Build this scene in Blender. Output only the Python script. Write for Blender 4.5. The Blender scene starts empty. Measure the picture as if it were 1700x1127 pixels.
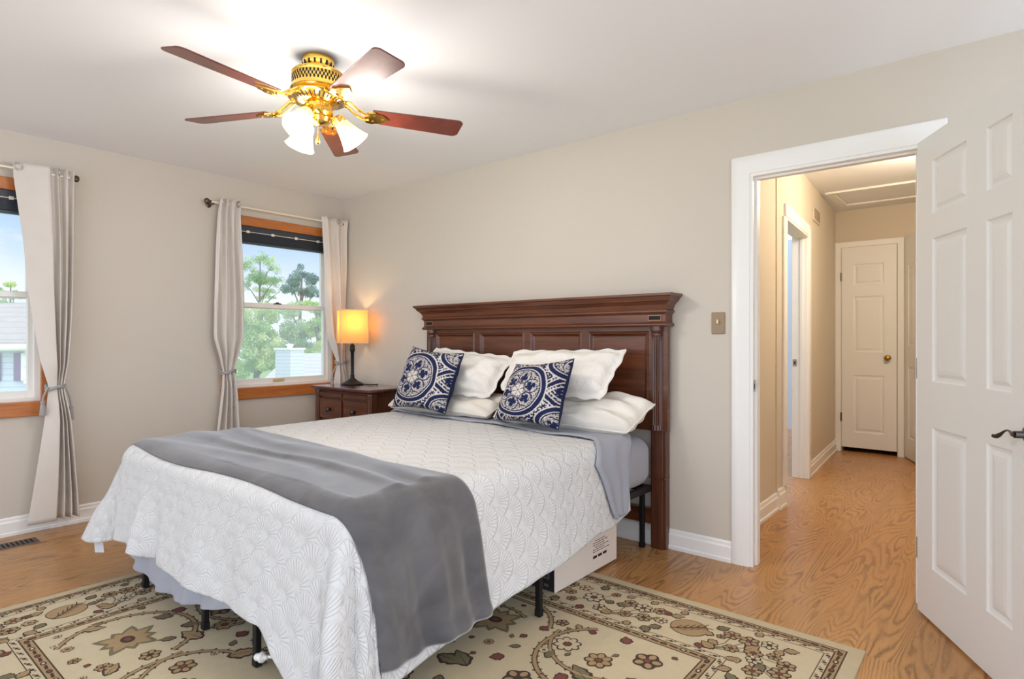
import bpy, math, random
import numpy as np
from mathutils import Vector, Matrix, noise as mnoise
R = math.radians
PI = math.pi
sc = bpy.context.scene
COL = sc.collection

# ------------------------------------------------------------------ camera, world, sun, exposure
F_PX, YAW = 988.0, R(39.5)
CAM = Vector((4.62, -3.18, 1.182))
cam_d = bpy.data.cameras.new('camera')
cam_d.sensor_width = 36.0
cam_d.lens = F_PX / 1700.0 * 36.0
cam_d.clip_start, cam_d.clip_end = 0.05, 400
cam = bpy.data.objects.new('camera', cam_d)
cam.location = CAM
cam.rotation_euler = (R(90), 0, YAW)
COL.objects.link(cam)
sc.camera = cam

sc.view_settings.view_transform = 'Standard'
sc.view_settings.look = 'None'
sc.view_settings.exposure = 0.15
sc.view_settings.gamma = 1.0
sc.view_settings.use_curve_mapping = False
sc.cycles.max_bounces = 10
sc.cycles.diffuse_bounces = 6
sc.cycles.transparent_max_bounces = 12
sc.cycles.sample_clamp_indirect = 6.0
sc.cycles.caustics_reflective = False
sc.cycles.caustics_refractive = False


def lin(r, g, b, a=1.0):
    def f(c):
        c /= 255.0
        return c / 12.92 if c <= 0.04045 else ((c + 0.055) / 1.055) ** 2.4
    return (f(r), f(g), f(b), a)


# ---- tiny expression wrapper for shader nodes
class S:
    def __init__(self, nt, sock):
        self.nt, self.s = nt, sock

    def _m(self, op, *args):
        n = self.nt.nodes.new('ShaderNodeMath')
        n.operation = op
        for i, a in enumerate((self,) + args):
            if isinstance(a, S):
                self.nt.links.new(a.s, n.inputs[i])
            else:
                n.inputs[i].default_value = float(a)
        return S(self.nt, n.outputs[0])

    def __add__(self, o): return self._m('ADD', o)
    __radd__ = __add__
    def __sub__(self, o): return self._m('SUBTRACT', o)
    def __rsub__(self, o): return (self * -1.0) + o
    def __mul__(self, o): return self._m('MULTIPLY', o)
    __rmul__ = __mul__
    def __truediv__(self, o): return self._m('DIVIDE', o)
    def sin(self): return self._m('SINE')
    def floor(self): return self._m('FLOOR')
    def ceil(self): return self._m('CEIL')
    def round(self): return self._m('ROUND')
    def abs(self): return self._m('ABSOLUTE')
    def sqrt(self): return self._m('SQRT')
    def pow(self, o): return self._m('POWER', o)
    def atan2(self, o): return self._m('ARCTAN2', o)
    def gt(self, o): return self._m('GREATER_THAN', o)
    def lt(self, o): return self._m('LESS_THAN', o)
    def max(self, o): return self._m('MAXIMUM', o)
    def min(self, o): return self._m('MINIMUM', o)
    def mod(self, o): return self._m('FLOORED_MODULO', o)
    def sstep(self, a, b):
        n = self.nt.nodes.new('ShaderNodeMapRange')
        n.interpolation_type = 'SMOOTHSTEP'
        self.nt.links.new(self.s, n.inputs[0])
        n.inputs[1].default_value, n.inputs[2].default_value = a, b
        return S(self.nt, n.outputs[0])


def mixs(f, a, b):
    return a + (b - a) * f


def xyz(nt, vec):
    n = nt.nodes.new('ShaderNodeSeparateXYZ')
    nt.links.new(vec, n.inputs[0])
    return [S(nt, n.outputs[i]) for i in range(3)]


def comb(nt, *c):
    n = nt.nodes.new('ShaderNodeCombineXYZ')
    for i, a in enumerate(c):
        if isinstance(a, S):
            nt.links.new(a.s, n.inputs[i])
        else:
            n.inputs[i].default_value = a
    return n.outputs[0]


def noise(nt, vec, scale=1.0, detail=2.0, rough=0.5, dist=0.0):
    n = nt.nodes.new('ShaderNodeTexNoise')
    n.inputs['Scale'].default_value = scale
    n.inputs['Detail'].default_value = detail
    n.inputs['Roughness'].default_value = rough
    n.inputs['Distortion'].default_value = dist
    if vec is not None:
        nt.links.new(vec, n.inputs['Vector'])
    return S(nt, n.outputs['Fac'] if 'Fac' in n.outputs else n.outputs[0])


def cmix(nt, fac, a, b):
    n = nt.nodes.new('ShaderNodeMix')
    n.data_type = 'RGBA'
    if isinstance(fac, S):
        nt.links.new(fac.s, n.inputs[0])
    else:
        n.inputs[0].default_value = fac
    for i, c in ((6, a), (7, b)):
        if hasattr(c, 'links'):
            nt.links.new(c, n.inputs[i])
        else:
            n.inputs[i].default_value = c
    return n.outputs[2]


def pos(nt):
    return nt.nodes.new('ShaderNodeNewGeometry').outputs['Position']


def uvs(nt):
    return nt.nodes.new('ShaderNodeUVMap').outputs[0]


def bump(nt, h, strength, dist):
    n = nt.nodes.new('ShaderNodeBump')
    n.inputs['Strength'].default_value = strength
    n.inputs['Distance'].default_value = dist
    nt.links.new(h.s, n.inputs['Height'])
    return n.outputs[0]


def new_mat(name):
    m = bpy.data.materials.new(name)
    m.use_nodes = True
    nt = m.node_tree
    b = nt.nodes['Principled BSDF']
    return m, nt, b


def mat(name, col, rough=0.5, metal=0.0, var=0.06, vscale=6.0, bstr=0.0, bscale=200.0, sheen=0.0, coat=0.0, spec=0.5):
    """plain procedural material: base colour with a faint mottling and optional fine bump"""
    m, nt, b = new_mat(name)
    c = lin(*col)
    n = noise(nt, pos(nt), vscale, 3.0)
    lo = tuple(x * (1 - var) for x in c[:3]) + (1,)
    hi = tuple(min(1, x * (1 + var)) for x in c[:3]) + (1,)
    nt.links.new(cmix(nt, n, lo, hi), b.inputs['Base Color'])
    b.inputs['Roughness'].default_value = rough
    b.inputs['Metallic'].default_value = metal
    b.inputs['Specular IOR Level'].default_value = spec
    if sheen:
        b.inputs['Sheen Weight'].default_value = sheen
        b.inputs['Sheen Roughness'].default_value = 0.4
    if coat:
        b.inputs['Coat Weight'].default_value = coat
        b.inputs['Coat Roughness'].default_value = 0.15
    if bstr:
        nt.links.new(bump(nt, noise(nt, pos(nt), bscale, 2.0), bstr, 0.002), b.inputs['Normal'])
    return m


def emit_mat(name, col, strength, mix_col=None):
    m, nt, b = new_mat(name)
    b.inputs['Base Color'].default_value = lin(*(mix_col or col))
    b.inputs['Emission Color'].default_value = lin(*col)
    b.inputs['Emission Strength'].default_value = strength
    b.inputs['Roughness'].default_value = 0.4
    return m


# ---- world: bright broken cloud, a blue clearing on the window side
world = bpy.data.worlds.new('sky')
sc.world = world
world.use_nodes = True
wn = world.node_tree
bg = wn.nodes['Background']
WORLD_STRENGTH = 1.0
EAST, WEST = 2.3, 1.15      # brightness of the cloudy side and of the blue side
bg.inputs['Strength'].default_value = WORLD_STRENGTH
gen = wn.nodes.new('ShaderNodeTexCoord').outputs['Generated']
gx, gy, gz = xyz(wn, gen)
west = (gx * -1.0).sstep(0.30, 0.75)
cloud = noise(wn, comb(wn, gx * 3.0, gy * 3.0, gz * 9.0), 1.6, 5.0, 0.55).sstep(0.50, 0.66)
elev = gz.sstep(0.03, 0.15)
blue = cmix(wn, gz.sstep(0.10, 0.36), lin(186, 212, 246), lin(104, 160, 230))
clear = cmix(wn, elev, lin(236, 242, 250), blue)
clear = cmix(wn, cloud * elev * 0.7, clear, lin(250, 251, 253))
def scaled(c, k):
    n = wn.nodes.new('ShaderNodeVectorMath'); n.operation = 'SCALE'
    wn.links.new(c, n.inputs[0]); n.inputs[3].default_value = k
    return n.outputs[0]


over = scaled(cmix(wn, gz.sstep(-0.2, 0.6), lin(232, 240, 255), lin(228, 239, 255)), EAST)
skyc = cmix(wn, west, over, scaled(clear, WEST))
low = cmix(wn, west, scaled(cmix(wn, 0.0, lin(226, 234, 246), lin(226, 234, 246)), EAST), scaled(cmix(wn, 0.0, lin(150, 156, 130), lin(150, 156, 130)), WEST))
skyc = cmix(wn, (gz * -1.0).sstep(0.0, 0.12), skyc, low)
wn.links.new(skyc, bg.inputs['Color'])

sun_d = bpy.data.lights.new('sun', 'SUN')
sun_d.energy = 0.75
sun_d.angle = R(3)
sun_d.color = (1.0, 0.95, 0.86)
sun = bpy.data.objects.new('sun', sun_d)
sun.rotation_euler = (R(8), R(32), 0)
COL.objects.link(sun)


# ------------------------------------------------------------------ object helpers
WLOC = {}


class MB:
    def __init__(self):
        self.v, self.f, self.m, self.uv = [], [], [], {}

    def add(self, vs, fs, mi=0):
        o = len(self.v)
        self.v += [tuple(p) for p in vs]
        for f in fs:
            self.f.append(tuple(i + o for i in f))
            self.m.append(mi)
        return o

    def box(self, x0, x1, y0, y1, z0, z1, mi=0):
        vs = [(x, y, z) for z in (z0, z1) for y in (y0, y1) for x in (x0, x1)]
        self.add(vs, [(0, 2, 3, 1), (4, 5, 7, 6), (0, 1, 5, 4), (2, 6, 7, 3), (0, 4, 6, 2), (1, 3, 7, 5)], mi)

    def obox(self, c, ax, ay, az, mi=0):
        c, ax, ay, az = map(Vector, (c, ax, ay, az))
        vs = [c + ax * i + ay * j + az * k for k in (-1, 1) for j in (-1, 1) for i in (-1, 1)]
        self.add(vs, [(0, 2, 3, 1), (4, 5, 7, 6), (0, 1, 5, 4), (2, 6, 7, 3), (0, 4, 6, 2), (1, 3, 7, 5)], mi)

    def tube(self, pts, r, n=10, mi=0, cap=True, closed=False):
        pts = [Vector(p) for p in pts]
        k = len(pts)
        rs = r if hasattr(r, '__len__') else [r] * k
        rings = []
        ref = None
        for i, p in enumerate(pts):
            if closed:
                t = pts[(i + 1) % k] - pts[i - 1]
            else:
                t = pts[min(i + 1, k - 1)] - pts[max(i - 1, 0)]
            t.normalize()
            if ref is None:
                ref = t.orthogonal().normalized()
            ref = (ref - t * ref.dot(t))
            if ref.length < 1e-6:
                ref = t.orthogonal()
            ref.normalize()
            b = t.cross(ref)
            rings.append([p + (ref * math.cos(2 * PI * j / n) + b * math.sin(2 * PI * j / n)) * rs[i] for j in range(n)])
        vs = [q for rg in rings for q in rg]
        fs = []
        for i in range(k if closed else k - 1):
            a, bq = i * n, ((i + 1) % k) * n
            for j in range(n):
                fs.append((a + j, a + (j + 1) % n, bq + (j + 1) % n, bq + j))
        if cap and not closed:
            fs.append(tuple(range(n))[::-1])
            fs.append(tuple(range((k - 1) * n, k * n)))
        self.add(vs, fs, mi)

    def lathe(self, prof, c, n=32, axis=(0, 0, 1), mi=0, flute=None, capends=True):
        """prof: list of (radius, height along axis)"""
        ax = Vector(axis).normalized()
        u = ax.orthogonal().normalized()
        if abs(ax.z) > 0.99:
            u = Vector((1, 0, 0))
        w = ax.cross(u)
        c = Vector(c)
        vs = []
        for r, h in prof:
            for j in range(n):
                a = 2 * PI * j / n
                rr = r * (1 + (flute(j, h) if flute else 0))
                vs.append(c + ax * h + (u * math.cos(a) + w * math.sin(a)) * rr)
        fs = []
        for i in range(len(prof) - 1):
            for j in range(n):
                fs.append((i * n + j, i * n + (j + 1) % n, (i + 1) * n + (j + 1) % n, (i + 1) * n + j))
        if capends:
            if prof[0][0] > 1e-5:
                fs.append(tuple(range(n))[::-1])
            if prof[-1][0] > 1e-5:
                fs.append(tuple(range((len(prof) - 1) * n, len(prof) * n)))
        self.add(vs, fs, mi)

    def stack(self, loops, mi=0):
        """loops: list of (x0,x1,y0,y1,z): rectangles joined bottom to top and capped"""
        vs = []
        for x0, x1, y0, y1, z in loops:
            vs += [(x0, y0, z), (x1, y0, z), (x1, y1, z), (x0, y1, z)]
        fs = [(3, 2, 1, 0)]
        for i in range(len(loops) - 1):
            for j in range(4):
                fs.append((i * 4 + j, i * 4 + (j + 1) % 4, i * 4 + 4 + (j + 1) % 4, i * 4 + 4 + j))
        k = (len(loops) - 1) * 4
        fs.append((k, k + 1, k + 2, k + 3))
        self.add(vs, fs, mi)

    def prism(self, poly, fn, h, mi=0):
        """poly: 2-D outline, fn(a,b,t) -> point, extruded t 0..h"""
        n = len(poly)
        vs = [fn(a, b, 0) for a, b in poly] + [fn(a, b, h) for a, b in poly]
        fs = [tuple(range(n))[::-1], tuple(range(n, 2 * n))]
        for j in range(n):
            fs.append((j, (j + 1) % n, n + (j + 1) % n, n + j))
        self.add(vs, fs, mi)

    def grid(self, fn, nu, nv, mi=0, uvfn=None):
        o = len(self.v)
        for j in range(nv + 1):
            for i in range(nu + 1):
                self.v.append(tuple(fn(i / nu, j / nv)))
                if uvfn:
                    self.uv[len(self.v) - 1] = uvfn(i / nu, j / nv)
        for j in range(nv):
            for i in range(nu):
                a = o + j * (nu + 1) + i
                self.f.append((a, a + 1, a + nu + 2, a + nu + 1))
                self.m.append(mi)
        return o

    def panel_slab(self, w, th, h, panels, prof, T, both=True, mi=0):
        """slab w x th x h with raised panels (x0,x1,z0,z1); T(u,d,z) maps to world, d = 0 front .. th back"""
        xs = sorted({0, w} | {p[0] for p in panels} | {p[1] for p in panels})
        zs = sorted({0, h} | {p[2] for p in panels} | {p[3] for p in panels})
        sides = [(0, 1)] + ([(th, -1)] if both else [])
        for d0, sg in sides:
            for i in range(len(xs) - 1):
                for j in range(len(zs) - 1):
                    cx, cz = (xs[i] + xs[i + 1]) / 2, (zs[j] + zs[j + 1]) / 2
                    if any(p[0] < cx < p[1] and p[2] < cz < p[3] for p in panels):
                        continue
                    q = [(xs[i], zs[j]), (xs[i + 1], zs[j]), (xs[i + 1], zs[j + 1]), (xs[i], zs[j + 1])]
                    if sg < 0:
                        q = q[::-1]
                    self.add([T(a, d0, b) for a, b in q], [(0, 1, 2, 3)], mi)
            for p in panels:
                vs, fs = [], []
                for ins, dep in prof:
                    q = [(p[0] + ins, p[2] + ins), (p[1] - ins, p[2] + ins), (p[1] - ins, p[3] - ins), (p[0] + ins, p[3] - ins)]
                    vs += [T(a, d0 + sg * dep, b) for a, b in q]
                for k in range(len(prof) - 1):
                    for j in range(4):
                        f = (k * 4 + j, k * 4 + (j + 1) % 4, k * 4 + 4 + (j + 1) % 4, k * 4 + 4 + j)
                        fs.append(f if sg > 0 else f[::-1])
                k = (len(prof) - 1) * 4
                f = (k, k + 1, k + 2, k + 3)
                fs.append(f if sg > 0 else f[::-1])
                self.add(vs, fs, mi)
        # edges
        e = [(0, 0), (w, 0), (w, h), (0, h)]
        vs = [T(a, 0, b) for a, b in e] + [T(a, th, b) for a, b in e]
        fs = [(j, 4 + j, 4 + (j + 1) % 4, (j + 1) % 4) for j in range(4)]
        if not both:
            fs.append((7, 6, 5, 4))
        self.add(vs, fs, mi)

    def build(self, name, mats, parent=None, loc=None, smooth=None, bevel=0.0, seg=2, merge=False):
        if not isinstance(mats, (list, tuple)):
            mats = [mats]
        vs = np.array(self.v, dtype=np.float64)
        if parent is not None:
            o = np.array(WLOC[parent.name])
        elif loc is not None:
            o = np.array(loc, dtype=float)
        else:
            lo, hi = vs.min(0), vs.max(0)
            o = np.array([(lo[0] + hi[0]) / 2, (lo[1] + hi[1]) / 2, lo[2]])
        me = bpy.data.meshes.new(name)
        me.from_pydata((vs - o).tolist(), [], self.f)
        for m in mats:
            me.materials.append(m)
        if len(mats) > 1:
            me.polygons.foreach_set('material_index', self.m)
        if self.uv:
            l = me.uv_layers.new(name='UVMap')
            li = np.zeros(len(me.loops), dtype=np.int32)
            me.loops.foreach_get('vertex_index', li)
            arr = np.array([self.uv.get(int(i), (0, 0)) for i in range(len(self.v))])
            l.data.foreach_set('uv', arr[li].ravel())
        me.update()
        import bmesh
        if merge:
            bm = bmesh.new()
            bm.from_mesh(me)
            bmesh.ops.remove_doubles(bm, verts=bm.verts, dist=1e-5)
            bm.to_mesh(me)
            bm.free()
        if smooth is not None:
            me.shade_smooth()
            if smooth < 180:
                me.set_sharp_from_angle(angle=R(smooth))
        ob = bpy.data.objects.new(name, me)
        COL.objects.link(ob)
        if parent is not None:
            ob.parent = parent
        else:
            ob.location = o
        WLOC[ob.name] = tuple(o)
        if bevel:
            md = ob.modifiers.new('bevel', 'BEVEL')
            md.width, md.segments, md.limit_method = bevel, seg, 'ANGLE'
            md.angle_limit = R(40)
            md.harden_normals = False
        return ob


def thing(name, label, cat, loc, group=None):
    o = bpy.data.objects.new(name, None)
    o.empty_display_size = 0.05
    COL.objects.link(o)
    o.location = loc
    WLOC[o.name] = tuple(loc)
    o['label'], o['category'] = label, cat
    if group:
        o['group'] = group
    return o


def tag(o, label, cat, group=None, kind=None):
    o['label'], o['category'] = label, cat
    if group:
        o['group'] = group
    if kind:
        o['kind'] = kind
    return o


def struct(o, label=None, cat=None):
    o['kind'] = 'structure'
    if label:
        o['label'] = label
    if cat:
        o['category'] = cat
    return o


FW = Vector((-math.sin(YAW), math.cos(YAW), 0))
RT = Vector((math.cos(YAW), math.sin(YAW), 0))


def at(px, py, depth):
    """a point of the outdoors that stands `depth` metres away"""
    return CAM + (FW + RT * ((px - 850) / F_PX) - Vector((0, 0, 1)) * ((py - 563.5) / F_PX)) * depth


def interp(tab, x):
    if x <= tab[0][0]:
        return tab[0][1]
    for (a, va), (b, vb) in zip(tab, tab[1:]):
        if x <= b:
            return va + (vb - va) * (x - a) / (b - a)
    return tab[-1][1]


# ------------------------------------------------------------------ materials
def wood_mat(name, dark, light, scale=(3, 30, 30), rough=0.35, coat=0.3, contrast=1.0):
    m, nt, b = new_mat(name)
    x, y, z = xyz(nt, pos(nt))
    v = comb(nt, x * scale[0], y * scale[1], z * scale[2])
    n1 = noise(nt, v, 1.0, 4.0, 0.6, 0.4)
    n2 = noise(nt, v, 4.0, 2.0, 0.5)
    f = ((n1 * 0.75 + n2 * 0.25) - 0.5) * (1.8 * contrast) + 0.5
    nt.links.new(cmix(nt, f.max(0.0).min(1.0), lin(*dark), lin(*light)), b.inputs['Base Color'])
    b.inputs['Roughness'].default_value = rough
    b.inputs['Coat Weight'].default_value = coat
    b.inputs['Coat Roughness'].default_value = 0.2
    return m


def wall_paint(name, col):
    m, nt, b = new_mat(name)
    p = pos(nt)
    c = lin(*col)
    n = noise(nt, p, 0.8, 2.0)
    nt.links.new(cmix(nt, n, tuple(x * 0.98 for x in c[:3]) + (1,), tuple(x * 1.02 for x in c[:3]) + (1,)), b.inputs['Base Color'])
    b.inputs['Roughness'].default_value = 0.6
    b.inputs['Specular IOR Level'].default_value = 0.3
    nt.links.new(bump(nt, noise(nt, p, 260.0, 2.0), 0.08, 0.001), b.inputs['Normal'])
    return m


M = {}
M['wall'] = wall_paint('wall_paint', (204, 196, 183))
M['hallwall'] = wall_paint('hall_paint', (206, 196, 178))
M['ceil'] = wall_paint('ceiling_paint', (238, 240, 243))
M['trim'] = mat('white_trim_paint', (238, 237, 233), 0.35, var=0.015)
M['doorw'] = mat('white_door_paint', (232, 232, 230), 0.42, var=0.012)
M['cherry'] = wood_mat('cherry_wood', (46, 23, 13), (122, 66, 36), (2.2, 26, 26))
M['cherryv'] = wood_mat('cherry_wood_upright', (48, 25, 14), (106, 58, 35), (26, 26, 2.2))
M['cherrytop'] = wood_mat('cherry_wood_polished', (66, 32, 24), (110, 62, 48), (3, 22, 22), rough=0.16, coat=0.6)
M['oak'] = wood_mat('oak_casing', (158, 84, 34), (206, 132, 66), (30, 2.5, 30), rough=0.4)
M['blade'] = wood_mat('fan_blade_wood', (70, 27, 18), (122, 54, 38), (8, 8, 8), rough=0.35)
M['bladepale'] = wood_mat('fan_blade_wood_pale', (168, 128, 108), (196, 160, 142), (8, 8, 8), rough=0.4)
M['brass'] = mat('polished_brass', (236, 190, 92), 0.16, 1.0, var=0.03)
M['brassdull'] = mat('brass_knob', (190, 150, 72), 0.25, 1.0, var=0.03)
M['dark'] = mat('dark_gap', (26, 22, 18), 0.8)
M['black'] = mat('black_metal', (24, 24, 26), 0.45, 0.3, var=0.1)
M['bronze'] = mat('bronze_metal', (96, 82, 72), 0.35, 0.9, var=0.1)
M['nickel'] = mat('brushed_nickel', (196, 192, 186), 0.3, 1.0, var=0.04)
M['pewter'] = mat('pewter_metal', (86, 82, 78), 0.3, 1.0, var=0.1)
M['whitemetal'] = mat('white_rod', (236, 228, 208), 0.35, 0.2, var=0.02)
M['vinyl'] = mat('white_vinyl', (238, 236, 230), 0.4, var=0.015)
M['blind'] = mat('dark_blind', (58, 64, 74), 0.5, var=0.1, vscale=30)
M['curtain'] = None
M['grey'] = None
M['plate'] = mat('bronze_plate', (146, 124, 100), 0.45, 0.5, var=0.04)
M['ivory'] = mat('ivory_plastic', (226, 208, 170), 0.4, var=0.02)


def fabric(name, col, weave=900.0, bstr=0.25, sheen=0.2, var=0.05, wr=0.0):
    m, nt, b = new_mat(name)
    p = pos(nt)
    c = lin(*col)
    n = noise(nt, p, 9.0, 3.0)
    nt.links.new(cmix(nt, n, tuple(x * (1 - var) for x in c[:3]) + (1,), tuple(min(1, x * (1 + var)) for x in c[:3]) + (1,)), b.inputs['Base Color'])
    b.inputs['Roughness'].default_value = 0.85
    b.inputs['Specular IOR Level'].default_value = 0.2
    b.inputs['Sheen Weight'].default_value = sheen
    h = noise(nt, p, weave, 1.0)
    if wr:
        h = h * 0.3 + noise(nt, p, 14.0, 3.0, 0.5, 0.6) * wr
    nt.links.new(bump(nt, h, bstr, 0.003 if not wr else 0.01), b.inputs['Normal'])
    return m


M['curtain'] = fabric('curtain_linen', (216, 209, 200), 700, 0.2, 0.1)
M['cord'] = fabric('cord_silver', (160, 158, 158), 300, 0.6, 0.3)
M['sheet'] = fabric('blue_grey_sheet', (160, 162, 171), 800, 0.35, 0.15, wr=1.0)
M['pillow'] = fabric('ivory_cotton', (232, 226, 214), 800, 0.35, 0.1, wr=1.0)
M['piping'] = fabric('white_piping', (236, 234, 230), 600, 0.2, 0.1)


def throw_mat():
    m, nt, b = new_mat('grey_velvet_fleece')
    p = pos(nt)
    n = noise(nt, p, 5.0, 4.0, 0.6, 0.8)
    n2 = noise(nt, p, 900.0, 2.0)
    nt.links.new(cmix(nt, (n - 0.5) * 1.5 + 0.5, lin(74, 72, 73), lin(116, 114, 114)), b.inputs['Base Color'])
    b.inputs['Roughness'].default_value = 0.9
    b.inputs['Specular IOR Level'].default_value = 0.15
    b.inputs['Sheen Weight'].default_value = 0.75
    b.inputs['Sheen Roughness'].default_value = 0.35
    nt.links.new(bump(nt, n2 * 0.4 + n * 1.0, 0.35, 0.004), b.inputs['Normal'])
    return m


M['throw'] = throw_mat()


def quilt_mat(name, col, w=0.150, ribs=14.0, dist=0.007, strength=0.72):
    """white matelasse: overlapping stitched fans (fish-scale layout) as a bump, in cloth metres (UV)"""
    m, nt, b = new_mat(name)
    u, v, _ = xyz(nt, uvs(nt))
    wob = noise(nt, uvs(nt), 6.0, 2.0)
    u = u + (wob - 0.5) * 0.02
    r = w * 0.62
    h = w * 0.5
    jmin = ((v - r) / h).ceil()
    H = None
    done = None
    for k in range(3):
        j = jmin + float(k)
        offs = (j.mod(2.0)) * (w * 0.5)
        cu = ((u - offs) / w).round() * w + offs
        du = u - cu
        dv = v - j * h
        d = (du * du + dv * dv).sqrt() / r
        inside = d.lt(1.0)
        ang = du.atan2(dv)
        rib = (ang * ribs).sin().abs().pow(0.5)
        fade = d.sstep(0.15, 0.4)
        edge = 1.0 - d.sstep(0.88, 0.99)
        hk = (rib * fade * 0.55 + 0.45) * edge
        if H is None:
            H = hk * inside
            done = inside
        else:
            use = inside * (1.0 - done)
            H = H + hk * use
            done = done.max(inside)
    fine = noise(nt, uvs(nt), 220.0, 2.0)
    crumple = noise(nt, uvs(nt), 9.0, 4.0, 0.6)
    nt.links.new(bump(nt, H + fine * 0.12 + crumple * 1.5, strength, dist), b.inputs['Normal'])
    c = lin(*col)
    nt.links.new(cmix(nt, H.max(0.0).min(1.0), tuple(x * 0.96 for x in c[:3]) + (1,), c), b.inputs['Base Color'])  # shade of the stitched grooves also put into the cloth colour
    b.inputs['Roughness'].default_value = 0.85
    b.inputs['Specular IOR Level'].default_value = 0.2
    b.inputs['Sheen Weight'].default_value = 0.1
    return m


M['quilt'] = quilt_mat('white_quilted_cotton', (216, 215, 213))
M['sham'] = quilt_mat('ivory_quilted_cotton', (234, 229, 220), w=0.15, dist=0.004, strength=0.5)


def floor_mat():
    m, nt, b = new_mat('oak_laminate')
    x, y, z = xyz(nt, pos(nt))
    W = 0.19
    plank = (x / W).floor()
    rnd = (plank * 12.9898).sin() * 43758.5453
    rnd = rnd - rnd.floor()
    yy = y + rnd * 1.3
    seg = (yy / 1.28).floor()
    rnd2 = (plank * 7.13 + seg * 3.71).sin() * 9731.17
    rnd2 = rnd2 - rnd2.floor()
    jit = noise(nt, comb(nt, x * 55.0, y * 16.0, rnd), 1.0, 2.0, 0.6)
    base = noise(nt, comb(nt, x * 5.0 + rnd * 17.0, y * 0.8 + rnd2 * 23.0, rnd2 * 9.0), 1.0, 1.5, 0.45, 0.3) + (jit - 0.5) * 0.022
    rings = (base * 185.0).sin() * 0.5 + 0.5
    rings = rings.pow(2.6)
    fine = noise(nt, comb(nt, x * 160.0, y * 5.0, 0.0), 1.0, 3.0, 0.6)
    big2 = noise(nt, comb(nt, x * 9.0, y * 3.0, rnd2 * 5.0), 1.0, 2.0).sstep(0.3, 0.7)
    big = noise(nt, comb(nt, x * 2.0 + rnd * 3.0, y * 0.5, rnd2), 1.0, 2.0)
    col = cmix(nt, rings * (0.30 + big2 * 0.55) + (fine - 0.5) * 0.7 + 0.06, lin(190, 140, 86), lin(120, 82, 48))
    col = cmix(nt, (big - 0.35).max(0.0).min(1.0) * 0.7, col, lin(152, 110, 66))
    lx = (x / W) - plank
    seam = (lx.lt(0.006)) * 0.25
    ly = (yy / 1.28) - seg
    seam = seam.max(ly.lt(0.002) * 0.25)
    col = cmix(nt, seam, col, lin(92, 58, 34))
    nt.links.new(col, b.inputs['Base Color'])
    rough = 0.24 + fine * 0.10
    nt.links.new(rough.s, b.inputs['Roughness'])
    b.inputs['Specular IOR Level'].default_value = 0.45
    nt.links.new(bump(nt, fine * 0.5 + rings * 0.3, 0.06, 0.001), b.inputs['Normal'])
    return m


M['floor'] = floor_mat()

# ------------------------------------------------------------------ room shell
CH = 2.44          # bedroom ceiling
HCH = 2.55         # hall ceiling


def holes_wall(fix, axis, t0, t1, a0, a1, z0, z1, holes, name, m):
    """wall slab on plane axis ('x' or 'y') between t0..t1, along a0..a1, with rectangular holes (a,b,z,z)"""
    mb = MB()
    As = sorted({a0, a1} | {h[0] for h in holes} | {h[1] for h in holes})
    Zs = sorted({z0, z1} | {h[2] for h in holes} | {h[3] for h in holes})
    for i in range(len(As) - 1):
        for j in range(len(Zs) - 1):
            ca, cz = (As[i] + As[i + 1]) / 2, (Zs[j] + Zs[j + 1]) / 2
            if any(h[0] < ca < h[1] and h[2] < cz < h[3] for h in holes):
                continue
            if axis == 'x':
                mb.box(t0, t1, As[i], As[i + 1], Zs[j], Zs[j + 1])
            else:
                mb.box(As[i], As[i + 1], t0, t1, Zs[j], Zs[j + 1])
    return struct(mb.build(name, m, merge=True))


WIN = [(-1.02, -0.095, 0.79, 2.095), (-3.105, -2.18, 0.79, 2.095)]
holes_wall(0, 'x', -0.16, 0.0, -5.0, 0.11, 0, CH, WIN, 'wall_left', M['wall'])
DO0, DO1, DOH = 3.605, 4.345, 2.045
holes_wall(0, 'y', 0.0, 0.11, 0.0, 6.2, 0, HCH + 0.1, [(DO0, DO1, 0, DOH)], 'wall_back', M['wall'])
mb = MB(); mb.box(-0.16, 6.2, -5.0, 0.0, -0.06, 0.0); mb.box(1.0, 6.2, 0.0, 6.0, -0.06, 0.0)
struct(mb.build('floor', M['floor']))
mb = MB(); mb.box(-0.16, 6.2, -5.0, 0.11, CH, CH + 0.08)
struct(mb.build('ceiling', M['ceil']))


def base_run(mb, p, q, nrm, h=0.11, th=0.016):
    """baseboard with a moulded top between p and q (2-D), face towards nrm"""
    p, q, nrm = Vector((*p, 0)), Vector((*q, 0)), Vector((*nrm, 0)).normalized()
    prof = [(0, 0), (th + .006, 0), (th + .006, .018), (th, .024), (th, h * .72), (th * .65, h * .8), (th * .6, h * .93), (th * .3, h), (0, h)]
    n = len(prof)
    vs = [p + nrm * a + Vector((0, 0, b)) for a, b in prof] + [q + nrm * a + Vector((0, 0, b)) for a, b in prof]
    fs = [tuple(range(n)), tuple(range(n, 2 * n))[::-1]] + [(j, n + j, n + (j + 1) % n, (j + 1) % n) for j in range(n)]
    mb.add(vs, fs)


mb = MB(); base_run(mb, (0, 0), (0, -5), (1, 0))
struct(mb.build('baseboard_left', M['trim']))
mb = MB(); base_run(mb, (0, 0), (3.512, 0), (0, -1)); base_run(mb, (4.44, 0), (6.2, 0), (0, -1))
struct(mb.build('baseboard_back', M['trim']))


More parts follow.
